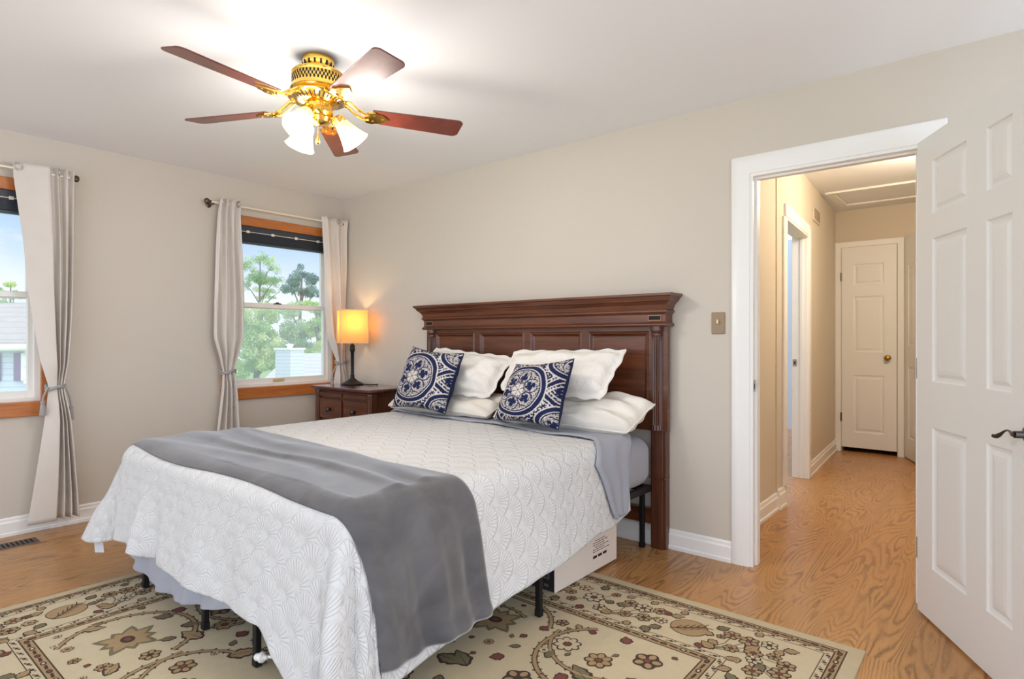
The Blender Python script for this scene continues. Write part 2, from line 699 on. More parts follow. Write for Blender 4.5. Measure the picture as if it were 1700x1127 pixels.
# door casing with stepped colonial profile
def casing(mb, T, w0, w1, h, cw=0.092, th=0.018, legs=(True, True)):
    """frame round an opening w0..w1 x 0..h; T(u, d, z) with d out of the wall"""
    prof = [(0, 0), (0, th * .55), (.012, th * .75), (.03, th * .8), (.05, th), (cw - .008, th), (cw, th * .7), (cw, 0)]
    paths = []
    lo = [(w0, 0), (w0, h), (w1, h), (w1, 0)]
    if not legs[0]:
        lo = lo[1:]
    n = len(prof)
    vs = []
    dirs = []
    for (u, z) in lo:
        du = -1 if u == w0 else 1
        dz = 1 if z == h else 0
        if z == h and ((u == w0 and not legs[0]) or (u == w1 and not legs[1])):
            du = 0
        for a, d in prof:
            vs.append(T(u + du * a, d, z + dz * a))
    fs = []
    for i in range(len(lo) - 1):
        for j in range(n):
            fs.append((i * n + j, i * n + (j + 1) % n, (i + 1) * n + (j + 1) % n, (i + 1) * n + j))
    fs.append(tuple(range(n))[::-1])
    k = (len(lo) - 1) * n
    fs.append(tuple(range(k, k + n)))
    mb.add(vs, fs)


mb = MB()
casing(mb, lambda u, d, z: (u, -d, z), DO0, DO1, DOH)
casing(mb, lambda u, d, z: (u, 0.11 + d, z), DO0, DO1, DOH)
# jamb lining and stop
J = 0.016
mb.box(DO0 - 0.002, DO0 + J, -0.004, 0.114, 0, DOH); mb.box(DO1 - J, DO1 + 0.002, -0.004, 0.114, 0, DOH)
mb.box(DO0 + J, DO1 - J, -0.004, 0.114, DOH - J, DOH + 0.002)
mb.box(DO0 + J, DO0 + J + 0.01, 0.035, 0.075, 0, DOH - J); mb.box(DO1 - J - 0.01, DO1 - J, 0.035, 0.075, 0, DOH - J)
mb.box(DO0 + J + .01, DO1 - J - .01, 0.035, 0.075, DOH - J - 0.01, DOH - J)
tr = struct(mb.build('trim_1', M['trim'], smooth=35))
mb = MB(); mb.box(DO0 + J - .001, DO0 + J + 0.002, 0.003, 0.03, 0.91, 0.97); mb.box(DO0 + J, DO0 + J + 0.0026, 0.010, 0.022, 0.925, 0.952, 1)
mb.build('strike_plate', [M['nickel'], M['dark']], tr)['label'] = 'small metal strike plate'

# ---- open white six-panel door
dd = Vector((0.26, -0.482, 0)).normalized()
dn = Vector((dd.y, -dd.x, 0))            # towards the camera side
hinge = Vector((4.334, -0.061, 0.012))
DW, DH, DT = 0.78, 2.022, 0.035


def TD(u, d, z):
    return hinge + dd * u - dn * d + Vector((0, 0, z))


cols = [(0.128, 0.385), (0.510, DW - 0.125)]
rows = [(0.218, 0.806), (0.995, 1.588), (1.690, 1.912)]
P6 = [(0, 0), (.006, .007), (.016, .010), (.020, .010), (.034, .003), (.05, .001)]
mb = MB()
mb.panel_slab(DW, DT, DH, [(a, b, c, d) for a, b in cols for c, d in rows], P6, TD)
door = struct(mb.build('door_1', M['doorw'], loc=tuple(hinge)), 'open white six panel bedroom door swung into the room at right edge', 'door')
mb = MB()
mb.lathe([(0.0, 0.0), (0.033, 0.0), (0.033, .004), (.028, .009), (.012, .012), (.011, .045), (0, .046)], TD(0.745, 0, 0.872), 24, dn)
pts, rr = [], []
for i in range(15):
    t = i / 14
    pts.append(TD(0.745 - 0.104 * t, -0.048 + 0.006 * math.sin(t * PI), 0.872 + 0.014 * math.sin(t * 5.2) * (0.3 + t) - .004 * t))
    rr.append(0.0085 * (1 - 0.62 * math.sin(min(1, t * 1.25) * PI) * (t < .8)) * (0.9 if t < .9 else 0.75))
mb.tube(pts, rr, 12)
mb.build('door_handle', M['pewter'], door, smooth=60)['label'] = 'dark pewter lever handle'
for z in (0.22, 1.0, 1.8):
    mb = MB(); mb.tube([TD(-0.006, 0.004, z), TD(-0.006, 0.004, z + .09)], 0.006, 10)
    mb.build('door_hinge', M['nickel'], door, smooth=50)

# ------------------------------------------------------------------ hall beyond the doorway
HE = 3.95
def wallseg(mb, p, q, z0, z1, th=0.11):
    p, q = Vector((*p, 0)), Vector((*q, 0))
    d = (q - p).normalized(); n = Vector((-d.y, d.x, 0)) * th
    vs = [p, q, q + n, p + n]
    vs = [v + Vector((0, 0, z0)) for v in vs] + [v + Vector((0, 0, z1)) for v in vs]
    mb.add(vs, [(3, 2, 1, 0), (4, 5, 6, 7), (0, 1, 5, 4), (1, 2, 6, 5), (2, 3, 7, 6), (3, 0, 4, 7)])


mb = MB()
wallseg(mb, (3.405, 0.11), (3.405, 1.19), 0, HCH)
wallseg(mb, (3.412, 1.17), (3.412, 1.42), 0, HCH)
wallseg(mb, (3.404, 1.40), (3.338, 2.32), 2.06, HCH)
wallseg(mb, (3.340, 2.31), (3.237, HE), 0, HCH)
struct(mb.build('wall_hall_left', M['hallwall']))
holes_wall(0, 'y', HE, HE + 0.1, 3.10, 4.75, 0, HCH, [(3.302, 3.797, 0, 2.15)], 'wall_hall_end', M['hallwall'])
mb = MB(); mb.box(3.20, 3.90, HE + .7, HE + .76, 0, 2.3); mb.box(3.20, 3.26, HE + .1, HE + .7, 0, 2.3); mb.box(3.84, 3.90, HE + .1, HE + .7, 0, 2.3); mb.box(3.20, 3.90, HE + .1, HE + .76, 2.3, 2.36)
struct(mb.build('wall_closet', M['hallwall']))
mb = MB(); mb.box(4.60, 4.70, 0.11, HE, 0, HCH)
struct(mb.build('wall_hall_right', M['hallwall']))
mb = MB(); mb.box(3.05, 4.75, 0.11, HE + 0.1, HCH, HCH + .06)
struct(mb.build('ceiling_hall', M['ceil']))
# room glimpsed through the hall's side door
mb = MB(); mb.box(1.0, 3.15, 5.2, 5.3, 0, 2.5)
struct(mb.build('wall_side_room', mat('pale_blue_paint', (196, 206, 222), .6, var=.02)))
mb = MB()
base_run(mb, (3.405, 0.13), (3.405, 1.18), (1, 0), 0.12)
base_run(mb, (3.412, 1.18), (3.412, 1.33), (1, 0), 0.14, 0.02)
base_run(mb, (3.334, 2.41), (3.237, HE), (1, .06), 0.12)
struct(mb.build('baseboard_hall', M['trim']))
# side doorway trim
mb = MB()
mb.box(3.412, 3.428, 1.30, 1.385, 0.141, 2.06)
mb.box(3.29, 3.418, 1.385, 1.405, 0, 2.06)
jn = Vector((-0.07, .92, 0)).normalized()
mb.obox((3.285, 2.305, 1.03), (0.062, 0.004, 0), jn * .008, (0, 0, 1.03))
mb.obox((3.347, 2.350, 1.065), Vector((jn.y, -jn.x, 0)) * .010, jn * .045, (0, 0, 1.065))
mb.obox((3.38, 1.86, 2.11), Vector((jn.y, -jn.x, 0)) * .010, jn * .52, (0, 0, 0.045))
mb.obox((3.33, 1.85, 2.055), Vector((jn.y, -jn.x, 0)) * .058, jn * .455, (0, 0, 0.008))
mb.obox((3.30, 2.295, 1.03), (0.012, 0, 0), jn * .008, (0, 0, 1.03))
t2 = struct(mb.build('trim_2', M['trim'], bevel=.003))
mb = MB(); mb.box(3.232, 3.262, 2.292, 2.297, 0.955, 1.012); mb.box(3.241, 3.252, 2.290, 2.2965, 0.97, 0.995, 1)
mb.build('strike_plate', [M['nickel'], M['dark']], t2)['label'] = 'small nickel strike plate'

# closet door at the end of the hall
cd0, cd1, cdh = 3.302, 3.797, 2.150
mb = MB()
P3 = [(0, 0), (.006, .006), (.014, .008), (.024, .008), (.04, .002)]
mb.panel_slab(cd1 - cd0, 0.03, cdh - 0.05, [(.11, .385, .16, .76), (.11, .385, 1.0, 1.58), (.11, .385, 1.70, 1.92)], P3,
              lambda u, d, z: (cd0 + u, HE - 0.012 + d - .02, 0.05 + z))
cl = struct(mb.build('door_2', M['doorw'], loc=(3.55, HE - .012, .05)), 'closed three panel closet door at the end of the hall', 'door')
mb = MB()
mb.lathe([(0, 0), (.028, 0), (.028, .004), (.011, .008), (.010, .03), (.024, .036), (.030, .048), (.026, .06), (.012, .066), (0, .067)], (3.722, HE - .032, 0.995), 24, (0, -1, 0))
mb.build('door_knob', M['brassdull'], cl, smooth=60)['label'] = 'round brass knob'
for z in (0.32, 1.80):
    mb = MB(); mb.tube([(cd0 - .004, HE - .034, z), (cd0 - .004, HE - .034, z + .09)], 0.007, 8)
    mb.build('door_hinge', M['bronze'], cl)
mb = MB()
mb2 = MB()
casing(mb, lambda u, d, z: (u, HE - d - .014, z), cd0 - .006, cd1 + .006, cdh + .004, 0.058, .014)
struct(mb.build('trim_3', M['trim'], smooth=35))
# third door, standing ajar beside the closet
o3, d3 = Vector((3.868, HE - .05, .015)), Vector((.36, -.93, 0)).normalized()
n3 = Vector((d3.y, -d3.x, 0))
mb = MB()
mb.panel_slab(.62, .034, 2.19, [(.1, .28, .2, .9), (.1, .28, 1.1, 1.9)], P3, lambda u, d, z: o3 + d3 * u - n3 * d + Vector((0, 0, z)))
struct(mb.build('door_3', M['doorw'], loc=tuple(o3)), 'edge of a white hall door ajar beside the closet door', 'door')

# return-air grille and attic hatch
e = Vector((3.237 - 3.340, HE - 2.31, 0)).normalized(); en = Vector((e.y, -e.x, 0))
c0 = Vector((3.340, 2.31, 0)) + e * ((2.74 - 2.31) / e.y)
wv = thing('wall_vent', 'painted air return grille high on the hall left wall', 'vent', tuple(c0 + Vector((0, 0, 2.25))))
mb = MB(); mb.obox(c0 + Vector((0, 0, 2.305)) + en * .005, e * .17, en * .005, (0, 0, .065))
mb.build('grille_frame', M['hallwall'], wv, bevel=.003)
mb = MB()
for i in range(9):
    mb.obox(c0 + Vector((0, 0, 2.262 + i * .0108)) + en * .012, e * .14, en * .002, (0, 0, .0035))
mb.build('louver', mat('grille_paint', (172, 160, 142), .5), wv)
ah = thing('attic_hatch', 'framed white attic hatch in the hall ceiling', 'hatch', (3.75, 3.3, HCH))
mb = MB()
for a in ((3.34, 4.14, 2.96, 3.03), (3.34, 4.14, 3.60, 3.68), (3.34, 3.41, 3.03, 3.60), (4.07, 4.14, 3.03, 3.60)):
    mb.box(a[0], a[1], a[2], a[3], HCH - .018, HCH)
mb.build('hatch_frame', M['trim'], ah, bevel=.004)
mb = MB(); mb.box(3.42, 4.06, 3.04, 3.585, HCH - .006, HCH - .001)
mb.build('hatch_panel', M['ceil'], ah)
# hall ceiling lamp (round the corner from the camera)
hl = thing('ceiling_lamp', 'flush glass ceiling lamp in the hall', 'lamp', (4.32, 1.75, HCH))
mb = MB(); mb.lathe([(0, 0), (.13, 0), (.13, -.02), (.11, -.025)], (4.32, 1.75, HCH), 32); mb.build('lamp_base', M['brassdull'], hl, smooth=40)
mb = MB(); mb.lathe([(.115, -.025), (.125, -.05), (.10, -.085), (.05, -.10), (0, -.102)], (4.32, 1.75, HCH), 32)
mb.build('lamp_glass', emit_mat('hall_glass', (255, 222, 176), 6.0), hl, smooth=60)
ld = bpy.data.lights.new('hall_bulb', 'POINT'); ld.energy = 50; ld.color = (1, .84, .65); ld.shadow_soft_size = .10
lo = bpy.data.objects.new('hall_bulb', ld); COL.objects.link(lo); lo.parent = hl; lo.location = (0, 0, -.17)

# light switch
sw = thing('light_switch', 'bronze light switch plate on the wall left of the doorway', 'switch', (3.44, 0, 1.27))
mb = MB(); mb.box(3.404, 3.476, -.007, 0, 1.212, 1.328); mb.build('switch_plate', M['plate'], sw, bevel=.003)
mb = MB(); mb.obox((3.44, -.012, 1.276), (.005, 0, 0), (0, .009, -.003), (0, .003, .011)); mb.build('toggle', M['ivory'], sw, bevel=.002)
for z in (1.247, 1.293):
    mb = MB(); mb.lathe([(0, .0085), (.003, .0085), (.0034, .006)], (3.44, 0, z), 12, (0, -1, 0)); mb.build('screw', M['plate'], sw)

# floor register by the window wall
fv = thing('floor_vent', 'bronze floor register on the wood floor below the left window', 'vent', (.228, -2.40, 0))
mb = MB()
x0, x1, y0, y1 = .165, .290, -2.56, -2.247
mb.stack([(x0, x1, y0, y1, 0.0), (x0 + .004, x1 - .004, y0 + .004, y1 - .004, .005)])
mb.build('register_frame', M['bronze'], fv)
mb = MB()
for i in range(13):
    y = y1 - .028 - i * .0215
    mb.box(x0 + .022, x1 - .022, y - .011, y, .0052, .0066)
mb.build('slot', M['dark'], fv)

# ------------------------------------------------------------------ windows
def window(idx, yl, yr, name):
    """double-hung window, opening yl..yr; wood casing, white vinyl sashes"""
    z0, z1 = 0.79, 2.095
    root = bpy.data.objects.new(name, None); COL.objects.link(root)
    root.location = (0, (yl + yr) / 2, z0); WLOC[root.name] = tuple(root.location)
    struct(root)
    mb = MB()
    cw = .062
    mb.box(-.002, .018, yl - cw, yr + cw, z1 - .012, z1 + cw)            # head
    mb.box(-.002, .018, yl - cw, yl + .010, z0 - .07, z1 - .012)
    mb.box(-.002, .018, yr - .010, yr + cw, z0 - .07, z1 - .012)
    mb.box(-.002, .024, yl - cw - .004, yr + cw + .004, z0 - .078, z0 + .012)
    mb.box(-.05, -.002, yl + .0, yr - .0, z0 - .0, z0 + .010)
    mb.build('window_casing', M['oak'], root, bevel=.004)['label'] = 'orange oak casing'
    mb = MB()                                                            # vinyl frame
    for a in ((yl, yl + .035), (yr - .035, yr)):
        mb.box(-.13, -.03, a[0], a[1], z0 + .008, z1)
    mb.box(-.13, -.031, yl + .035, yr - .035, z1 - .03, z1)
    mb.box(-.14, -.031, yl + .035, yr - .035, z0 + .008, z0 + .035)
    mb.build('window_frame', M['vinyl'], root, bevel=.003)
    mid = 1.452
    sashes = []
    for nm, za, zb, xs in (('lower_sash', z0 + .03, mid + .022, -.062), ('upper_sash', mid - .016, z1 - .02, -.100)):
        mb = MB(); s = .034
        mb.box(xs - .016, xs + .016, yl + .03, yl + .03 + s, za, zb)
        mb.box(xs - .016, xs + .016, yr - .03 - s, yr - .03, za, zb)
        mb.box(xs - .0152, xs + .0152, yl + .03 + s, yr - .03 - s, za, za + .045)
        mb.box(xs - .0152, xs + .0152, yl + .03 + s, yr - .03 - s, zb - .032, zb)
        so = mb.build(nm, M['vinyl'], root, bevel=.003)
        sashes.append(so)
        mb = MB(); mb.box(xs - .003, xs + .003, yl + .06, yr - .06, za + .04, zb - .03)
        mb.build('window_pane', M['glass'], so)
    mb = MB(); mb.box(-.1325, -.1315, yl + .03, yr - .03, z0 + .03, mid)
    mb.build('insect_screen', M['screen'], root)
    c = (yl + yr) / 2 - .03
    mb = MB(); mb.box(-.075, -.045, c - .03, c + .03, mid + .022, mid + .032); mb.box(-.07, -.05, c - .012, c + .012, mid + .032, mid + .040)
    mb.build('sash_lock', M['bronze'], sashes[0], bevel=.003)
    mb = MB(); mb.box(-.046, -.032, c - .05, c + .05, z0 + .044, z0 + .068)
    mb.build('sash_lift', mat('lift_brass', (206, 190, 140), .4), sashes[0], bevel=.004)
    return root


def glass_mat():
    m = bpy.data.materials.new('window_glass'); m.use_nodes = True
    nt = m.node_tree; nt.nodes.clear()
    out = nt.nodes.new('ShaderNodeOutputMaterial')
    tr = nt.nodes.new('ShaderNodeBsdfTransparent'); gl = nt.nodes.new('ShaderNodeBsdfGlossy')
    df = nt.nodes.new('ShaderNodeBsdfDiffuse')
    df.inputs[0].default_value = (.9, .93, .95, 1)
    gl.inputs['Roughness'].default_value = .02
    fr = nt.nodes.new('ShaderNodeLayerWeight'); fr.inputs[0].default_value = .06
    a = nt.nodes.new('ShaderNodeMixShader'); c = nt.nodes.new('ShaderNodeMixShader')
    dust = noise(nt, pos(nt), 6.0, 4.0)
    f = dust * 0.05 + 0.03
    nt.links.new(f.s, a.inputs[0]); nt.links.new(tr.outputs[0], a.inputs[1]); nt.links.new(df.outputs[0], a.inputs[2])
    nt.links.new((S(nt, fr.outputs[0]) * 0.35).s, c.inputs[0]); nt.links.new(a.outputs[0], c.inputs[1]); nt.links.new(gl.outputs[0], c.inputs[2])
    nt.links.new(c.outputs[0], out.inputs[0])
    return m


M['glass'] = glass_mat()


def screen_mat():
    m = bpy.data.materials.new('insect_screen'); m.use_nodes = True
    nt = m.node_tree; nt.nodes.clear()
    out = nt.nodes.new('ShaderNodeOutputMaterial'); a = nt.nodes.new('ShaderNodeMixShader')
    tr = nt.nodes.new('ShaderNodeBsdfTransparent'); df = nt.nodes.new('ShaderNodeBsdfTranslucent')
    df.inputs[0].default_value = (.85, .88, .9, 1)
    f = noise(nt, pos(nt), 3.0, 2.0) * 0.1 + 0.10
    nt.links.new(f.s, a.inputs[0]); nt.links.new(tr.outputs[0], a.inputs[1]); nt.links.new(df.outputs[0], a.inputs[2])
    nt.links.new(a.outputs[0], out.inputs[0])
    return m


M['screen'] = screen_mat()
window(2, -1.02, -0.095, 'window_2')
window(1, -3.105, -2.18, 'window_1')

for (yl, yr, where) in ((-1.02, -0.095, 'in the window beside the lamp'), (-3.105, -2.18, 'in the left window cut by the photo edge')):
    bl = thing('window_blind', 'raised dark slate blind ' + where, 'blind', (-.02, (yl + yr) / 2, 1.95), None)
    mb = MB(); mb.box(-.05, -.004, yl + .012, yr - .012, 2.035, 2.083); mb.build('headrail', M['blind'], bl, bevel=.003)
    mb = MB()
    for i in range(16):
        z = 1.965 + i * .0043
        mb.box(-.052, -.002, yl + .018, yr - .018, z, z + .0024)
    mb.build('slat', M['blind'], bl)
    mb = MB(); mb.box(-.053, -.001, yl + .018, yr - .018, 1.945, 1.961); mb.build('bottom_rail', M['blind'], bl, bevel=.003)
    mb = MB(); mb.tube([(.002, yl + .02, 2.036), (.002, yr - .02, 2.036)], .003, 8)
    for i in range(4):
        y = yl + .15 + i * (yr - yl - .3) / 3
        mb.box(-.002, .006, y - .012, y + .012, 2.026, 2.046)
    mb.build('tilt_rod', M['whitemetal'], bl)

# ------------------------------------------------------------------ curtain rods and curtains
def rod(y0, y1, z, label, ends):
    r = thing('curtain_rod', label, 'curtain rod', (.09, (y0 + y1) / 2, z - .01))
    mb = MB(); mb.tube([(.09, y0, z), (.09, y1, z)], .008, 14); mb.build('rod', M['whitemetal'], r, smooth=60)
    for y, sg in ((y0, -1), (y1, 1)):
        if (sg < 0 and not ends[0]) or (sg > 0 and not ends[1]):
            continue
        mb = MB()
        mb.lathe([(.009, -.012), (.012, -.006), (.010, 0), (.016, .006), (.021, .016), (.021, .024), (.015, .034), (0, .038)], (.09, y, z), 18, (0, sg, 0),
                 flute=lambda j, h: (.0 if h < .004 else (-.22 if j % 3 == 0 else 0)))
        mb.build('finial', M['bronze'], r, smooth=50)
        mb = MB(); mb.tube([(.0, y - sg * .03, z - .01), (.05, y - sg * .03, z - .012), (.09, y - sg * .03, z - .012)], .006, 8); mb.lathe([(.02, 0), (.02, .006), (.008, .01)], (0, y - sg * .03, z - .01), 16, (1, 0, 0))
        mb.build('bracket', M['bronze'], r, smooth=50)
    return r


rod(-1.205, -0.045, 2.205, 'thin white curtain rod over the window beside the lamp', (True, True))
rod(-3.30, -2.047, 2.200, 'thin white curtain rod over the left window', (False, True))


def curtain(tab, fold, label, name_seed, tie_z, tassel_y, amp=0.03, nf=4, ring_us=(0.12, 0.4, 0.68, 0.92)):
    """tab rows (z, y_left, y_right); fold(u) gives the fold phase across the panel"""
    rng = random.Random(name_seed)
    ztop, zbot = tab[0][0], tab[-1][0]
    yl = [(-r[0], r[1]) for r in tab]; yr = [(-r[0], r[2]) for r in tab]
    root = thing('curtain', label, 'curtain', (.09, tab[-1][1] * .5 + tab[-1][2] * .5, zbot))

    def P(u, v):
        z = ztop + (zbot - ztop) * v
        a, b = interp(yl, -z), interp(yr, -z)
        wdt = b - a
        # tighter and rounder at the tie, loose below
        k = math.exp(-((z - tie_z) / .10) ** 2)
        A = amp * (1 - .55 * k) * (0.75 + .5 * min(1, max(0, (ztop - z) / 1.2)))
        ph = fold(u) + .5 * math.sin(z * 1.7 + name_seed)
        x = .097 + A * math.sin(ph) + .006 * math.sin(ph * 2.3 + z * 5)
        y = a + wdt * (u + .03 * math.sin(ph * 1.0 + PI / 2) * (1 - k) * 4 * u * (1 - u))
        # pulled-in look above the tie: cloth sags over the tie
        x += .016 * math.exp(-((z - ztop + .02) / .06) ** 2)
        x += .012 * math.exp(-((z - tie_z - .12) / .09) ** 2) * math.sin(PI * u) - .012 * k * math.sin(PI * u)
        return (max(.030, x), y, z)

    mb = MB(); mb.grid(P, 90, 70)
    c = mb.build('curtain_panel', M['curtain'], root, smooth=180)
    md = c.modifiers.new('thick', 'SOLIDIFY'); md.thickness = .003; md.offset = 0
    # grommets
    rz = ztop - .028
    v = (ztop - rz) / (ztop - zbot)
    for u in ring_us:
        p = Vector(P(u, v)); q = Vector(P(u + .01, v)); t = (q - p); n = Vector((t.y, -t.x, 0)).normalized()
        if n.x < 0: n = -n
        tt = Vector((0, 0, 1)); ss = n.cross(tt)
        ring = [p + n * .003 + (tt * math.cos(a) + ss * math.sin(a)) * .020 for a in [2 * PI * i / 20 for i in range(20)]]
        mb = MB(); mb.tube(ring, .004, 8, closed=True); mb.build('grommet', M['nickel'], c, smooth=60)
    # cord tieback with two tassels
    a, b = interp(yl, -tie_z), interp(yr, -tie_z)
    cy, wy = (a + b) / 2, (b - a) / 2 + .006
    tb = MB()
    for dz, ph in ((.0, 0), (-.012, .8)):
        ring = [(.090 + .046 * math.cos(t), cy + (wy + .004) * math.sin(t), tie_z + dz + .010 * math.sin(2 * t + ph)) for t in [2 * PI * i / 28 for i in range(28)]]
        tb.tube(ring, .006, 8, closed=True)
    tobj = None
    hang = []
    for ty, tz in tassel_y:
        pts = []
        y0 = a - .002 if ty < cy else b + .002
        for i in range(9):
            t = i / 8
            pts.append((.118 - .03 * t * (1 if ty > cy else -.3), y0 + (ty - y0) * math.sin(t * PI / 2), tie_z - (tie_z - tz) * t))
        tb.tube(pts, .0055, 8)
        hang.append(pts[-1])
    tobj = tb.build('tieback', M['cord'], root, smooth=60)
    tobj['label'] = 'silver grey twisted cord'
    for p in hang:
        mb = MB()
        mb.lathe([(.0, .012), (.011, .008), (.013, -.004), (.009, -.014), (.013, -.02), (.018, -.075), (.016, -.08), (0, -.078)], p, 16,
                 flute=lambda j, h: (-.18 if (j % 2 and h < -.02) else 0))
        mb.build('tassel', M['cord'], tobj, smooth=50)
    return root


C1 = [(2.24, -2.343, -2.046), (2.16, -2.338, -2.044), (2.02, -2.321, -2.044), (1.772, -2.293, -2.047), (1.485, -2.273, -2.053), (1.268, -2.244, -2.063), (1.048, -2.212, -2.078), (0.899, -2.172, -2.096), (0.843, -2.176, -2.09), (0.679, -2.194, -2.063), (0.462, -2.223, -2.044), (0.248, -2.252, -2.028), (0.068, -2.28, -2.02)]
C2 = [(2.240, -1.138, -0.988), (2.144, -1.147, -0.983), (1.826, -1.165, -0.969), (1.466, -1.178, -0.955), (1.198, -1.182, -0.96), (1.063, -1.143, -1.002), (0.94, -1.112, -1.025), (0.836, -1.121, -1.016), (0.657, -1.143, -1.002), (0.4, -1.175, -0.98), (0.07, -1.20, -0.965)]
C3 = [(2.240, -0.276, -0.021), (2.162, -0.259, -0.021), (1.878, -0.241, -0.027), (1.514, -0.223, -0.033), (1.2, -0.193, -0.033), (1.042, -0.133, -0.04), (0.988, -0.112, -0.04), (0.856, -0.127, -0.024), (0.777, -0.135, -0.02), (0.07, -0.17, -0.015)]


def fold_flat(u):
    # one broad flat fold on the window side and three tight ones behind it
    return .25 + (u / .55) * .95 if u < .55 else 1.2 + (u - .55) / .45 * 3 * 2 * PI


curtain(C1, fold_flat, 'long pale curtain tied with cord at the left window, nearest the camera', 1, .892, [(-2.205, .80), (-2.055, .755)], .03, ring_us=(.07, .72, .93))
curtain(C2, lambda u: u * 3.4 * 2 * PI + .6, 'pale curtain tied back left of the window that has the lamp beside it', 2, .945, [(-1.035, .75)], .028, ring_us=(.1, .9))
curtain(C3, lambda u: u * 2.2 * 2 * PI - .6, 'pale curtain in the room corner behind the table lamp', 3, .988, [(-.185, .84)], .028, ring_us=(.22, .55))

# ------------------------------------------------------------------ headboard
HX0, HX1 = 1.205, 3.178
hb = thing('headboard', 'dark cherry panelled headboard with crown moulding against the wall', 'headboard', ((HX0 + HX1) / 2, -.06, 0))
mb = MB()
pan = [(0.098 + i * .4525, 0.098 + i * .4525 + .403, 0.10, 0.565) for i in range(4)]
PH = [(0, 0), (.006, -.006), (.014, -.004), (.024, .010), (.03, .012)]
mb.panel_slab(HX1 - HX0, .03, .62, pan, PH, lambda u, d, z: (HX0 + u, -.066 + d, .665 + z), both=False)
mb.build('headboard_panel', M['cherry'], hb, bevel=0)
mb = MB()
B = -.095       # front of frieze
yb = -.004


def ring(o, z, f=0.0):
    return (HX0 - o, HX1 + o, B - o - f, yb, z)


mb.stack([ring(.006, 1.255), ring(.012, 1.262), ring(.012, 1.270), ring(.004, 1.276), ring(.0, 1.282), ring(.0, 1.322),
          ring(.006, 1.328), ring(.014, 1.336), ring(.014, 1.344), ring(.006, 1.350), ring(.008, 1.356), ring(.014, 1.375),
          ring(.030, 1.393), ring(.038, 1.397), ring(.040, 1.404), ring(.052, 1.420), ring(.060, 1.425), ring(.060, 1.438)])
mb.build('crown_moulding', M['cherry'], hb)
for xc in (HX0 + .062, HX1 - .062):
    mb = MB()
    mb.box(xc - .034, xc + .034, yb - .066, yb, 0, 1.256)
    mb.box(xc - .046, xc + .046, yb - .050, yb, 0, 1.256)
    mb.box(xc - .0475, xc + .0475, yb - .068, yb, .395, .405)
    mb.build('post', M['cherryv'], hb, bevel=.002)
    mb = MB()
    mb.lathe([(.034, .672), (.034, .70)] + [(.030, .70 + i * .02) for i in range(25)] + [(.030, 1.20), (.034, 1.205), (.034, 1.215), (.029, 1.218), (.034, 1.228), (.036, 1.232), (.036, 1.256)],
             (xc, yb - .066, 0), 96, (0, 0, 1), flute=lambda j, h: (-.15 * math.sin(PI * (j % 6) / 6) if .695 <= h < 1.195 else 0))
    mb.build('fluted_column', M['cherryv'], hb, smooth=25)
    mb = MB()
    for a in ((-.040, .040, 1.3135, 1.318), (-.040, .040, 1.287, 1.2915), (-.040, -.0355, 1.2915, 1.3135), (.0355, .040, 1.2915, 1.3135)):
        mb.box(xc + a[0], xc + a[1], B - .006, B, a[2], a[3])
    mb.box(xc - .0355, xc + .0355, B - .002, B, 1.2915, 1.3135, 1)
    mb.build('inlay', [mat('inlay_gilt', (150, 110, 84), .35, .3), M['dark']], hb)['label'] = 'small framed rectangular inlay'
mb = MB(); mb.box(HX0 + .10, HX1 - .10, -.055, -.020, .130, .215)
mb.build('bottom_rail', M['cherry'], hb, bevel=.003)

# ------------------------------------------------------------------ metal bed frame
BX0, BX1, BY1, BZ = 1.19, 3.10, -2.12, 0.655
bf = thing('bed_frame', 'black metal platform bed frame standing on the rug', 'bed frame', (2.15, -1.1, 0.0))
mb = MB()
for a in ((1.23, 3.085, -2.130, -2.085), (1.23, 3.085, -.105, -.075), (1.23, 1.26, -2.075, -.105), (3.055, 3.085, -2.075, -.105), (2.14, 2.17, -2.075, -.105), (1.26, 3.055, -1.10, -1.07)):
    mb.box(a[0], a[1], a[2], a[3], .322, .358)
mb.build('side_rail', M['black'], bf, bevel=.003)
mb = MB()
for i in range(16):
    y = -.17 - i * .12
    mb.box(1.262, 3.053, y - .008, y + .008, .345, .357)
mb.build('support_slat', M['black'], bf)
RUGT = .012
for lx, ly, z0 in ((1.495, -2.112, RUGT), (2.132, -2.112, RUGT), (2.555, -2.114, RUGT), (3.068, -2.09, RUGT), (3.105, -1.163, RUGT), (2.16, -1.085, RUGT), (1.25, -1.085, .0), (3.035, -.092, 0), (1.26, -.092, 0)):
    mb = MB(); mb.box(lx - .013, lx + .013, ly - .011, ly + .011, z0 + .028, .33)
    lg = mb.build('leg', M['black'], bf, bevel=.003)
    mb = MB(); mb.box(lx - .015, lx + .015, ly - .013, ly + .013, z0, z0 + .030); mb.build('foot_cap', M['black'], lg, bevel=.003)
mb = MB(); mb.tube([(2.575, -2.125, .25), (2.84, -2.08, .09)], .008, 8); mb.build('brace', M['pewter'], bf)

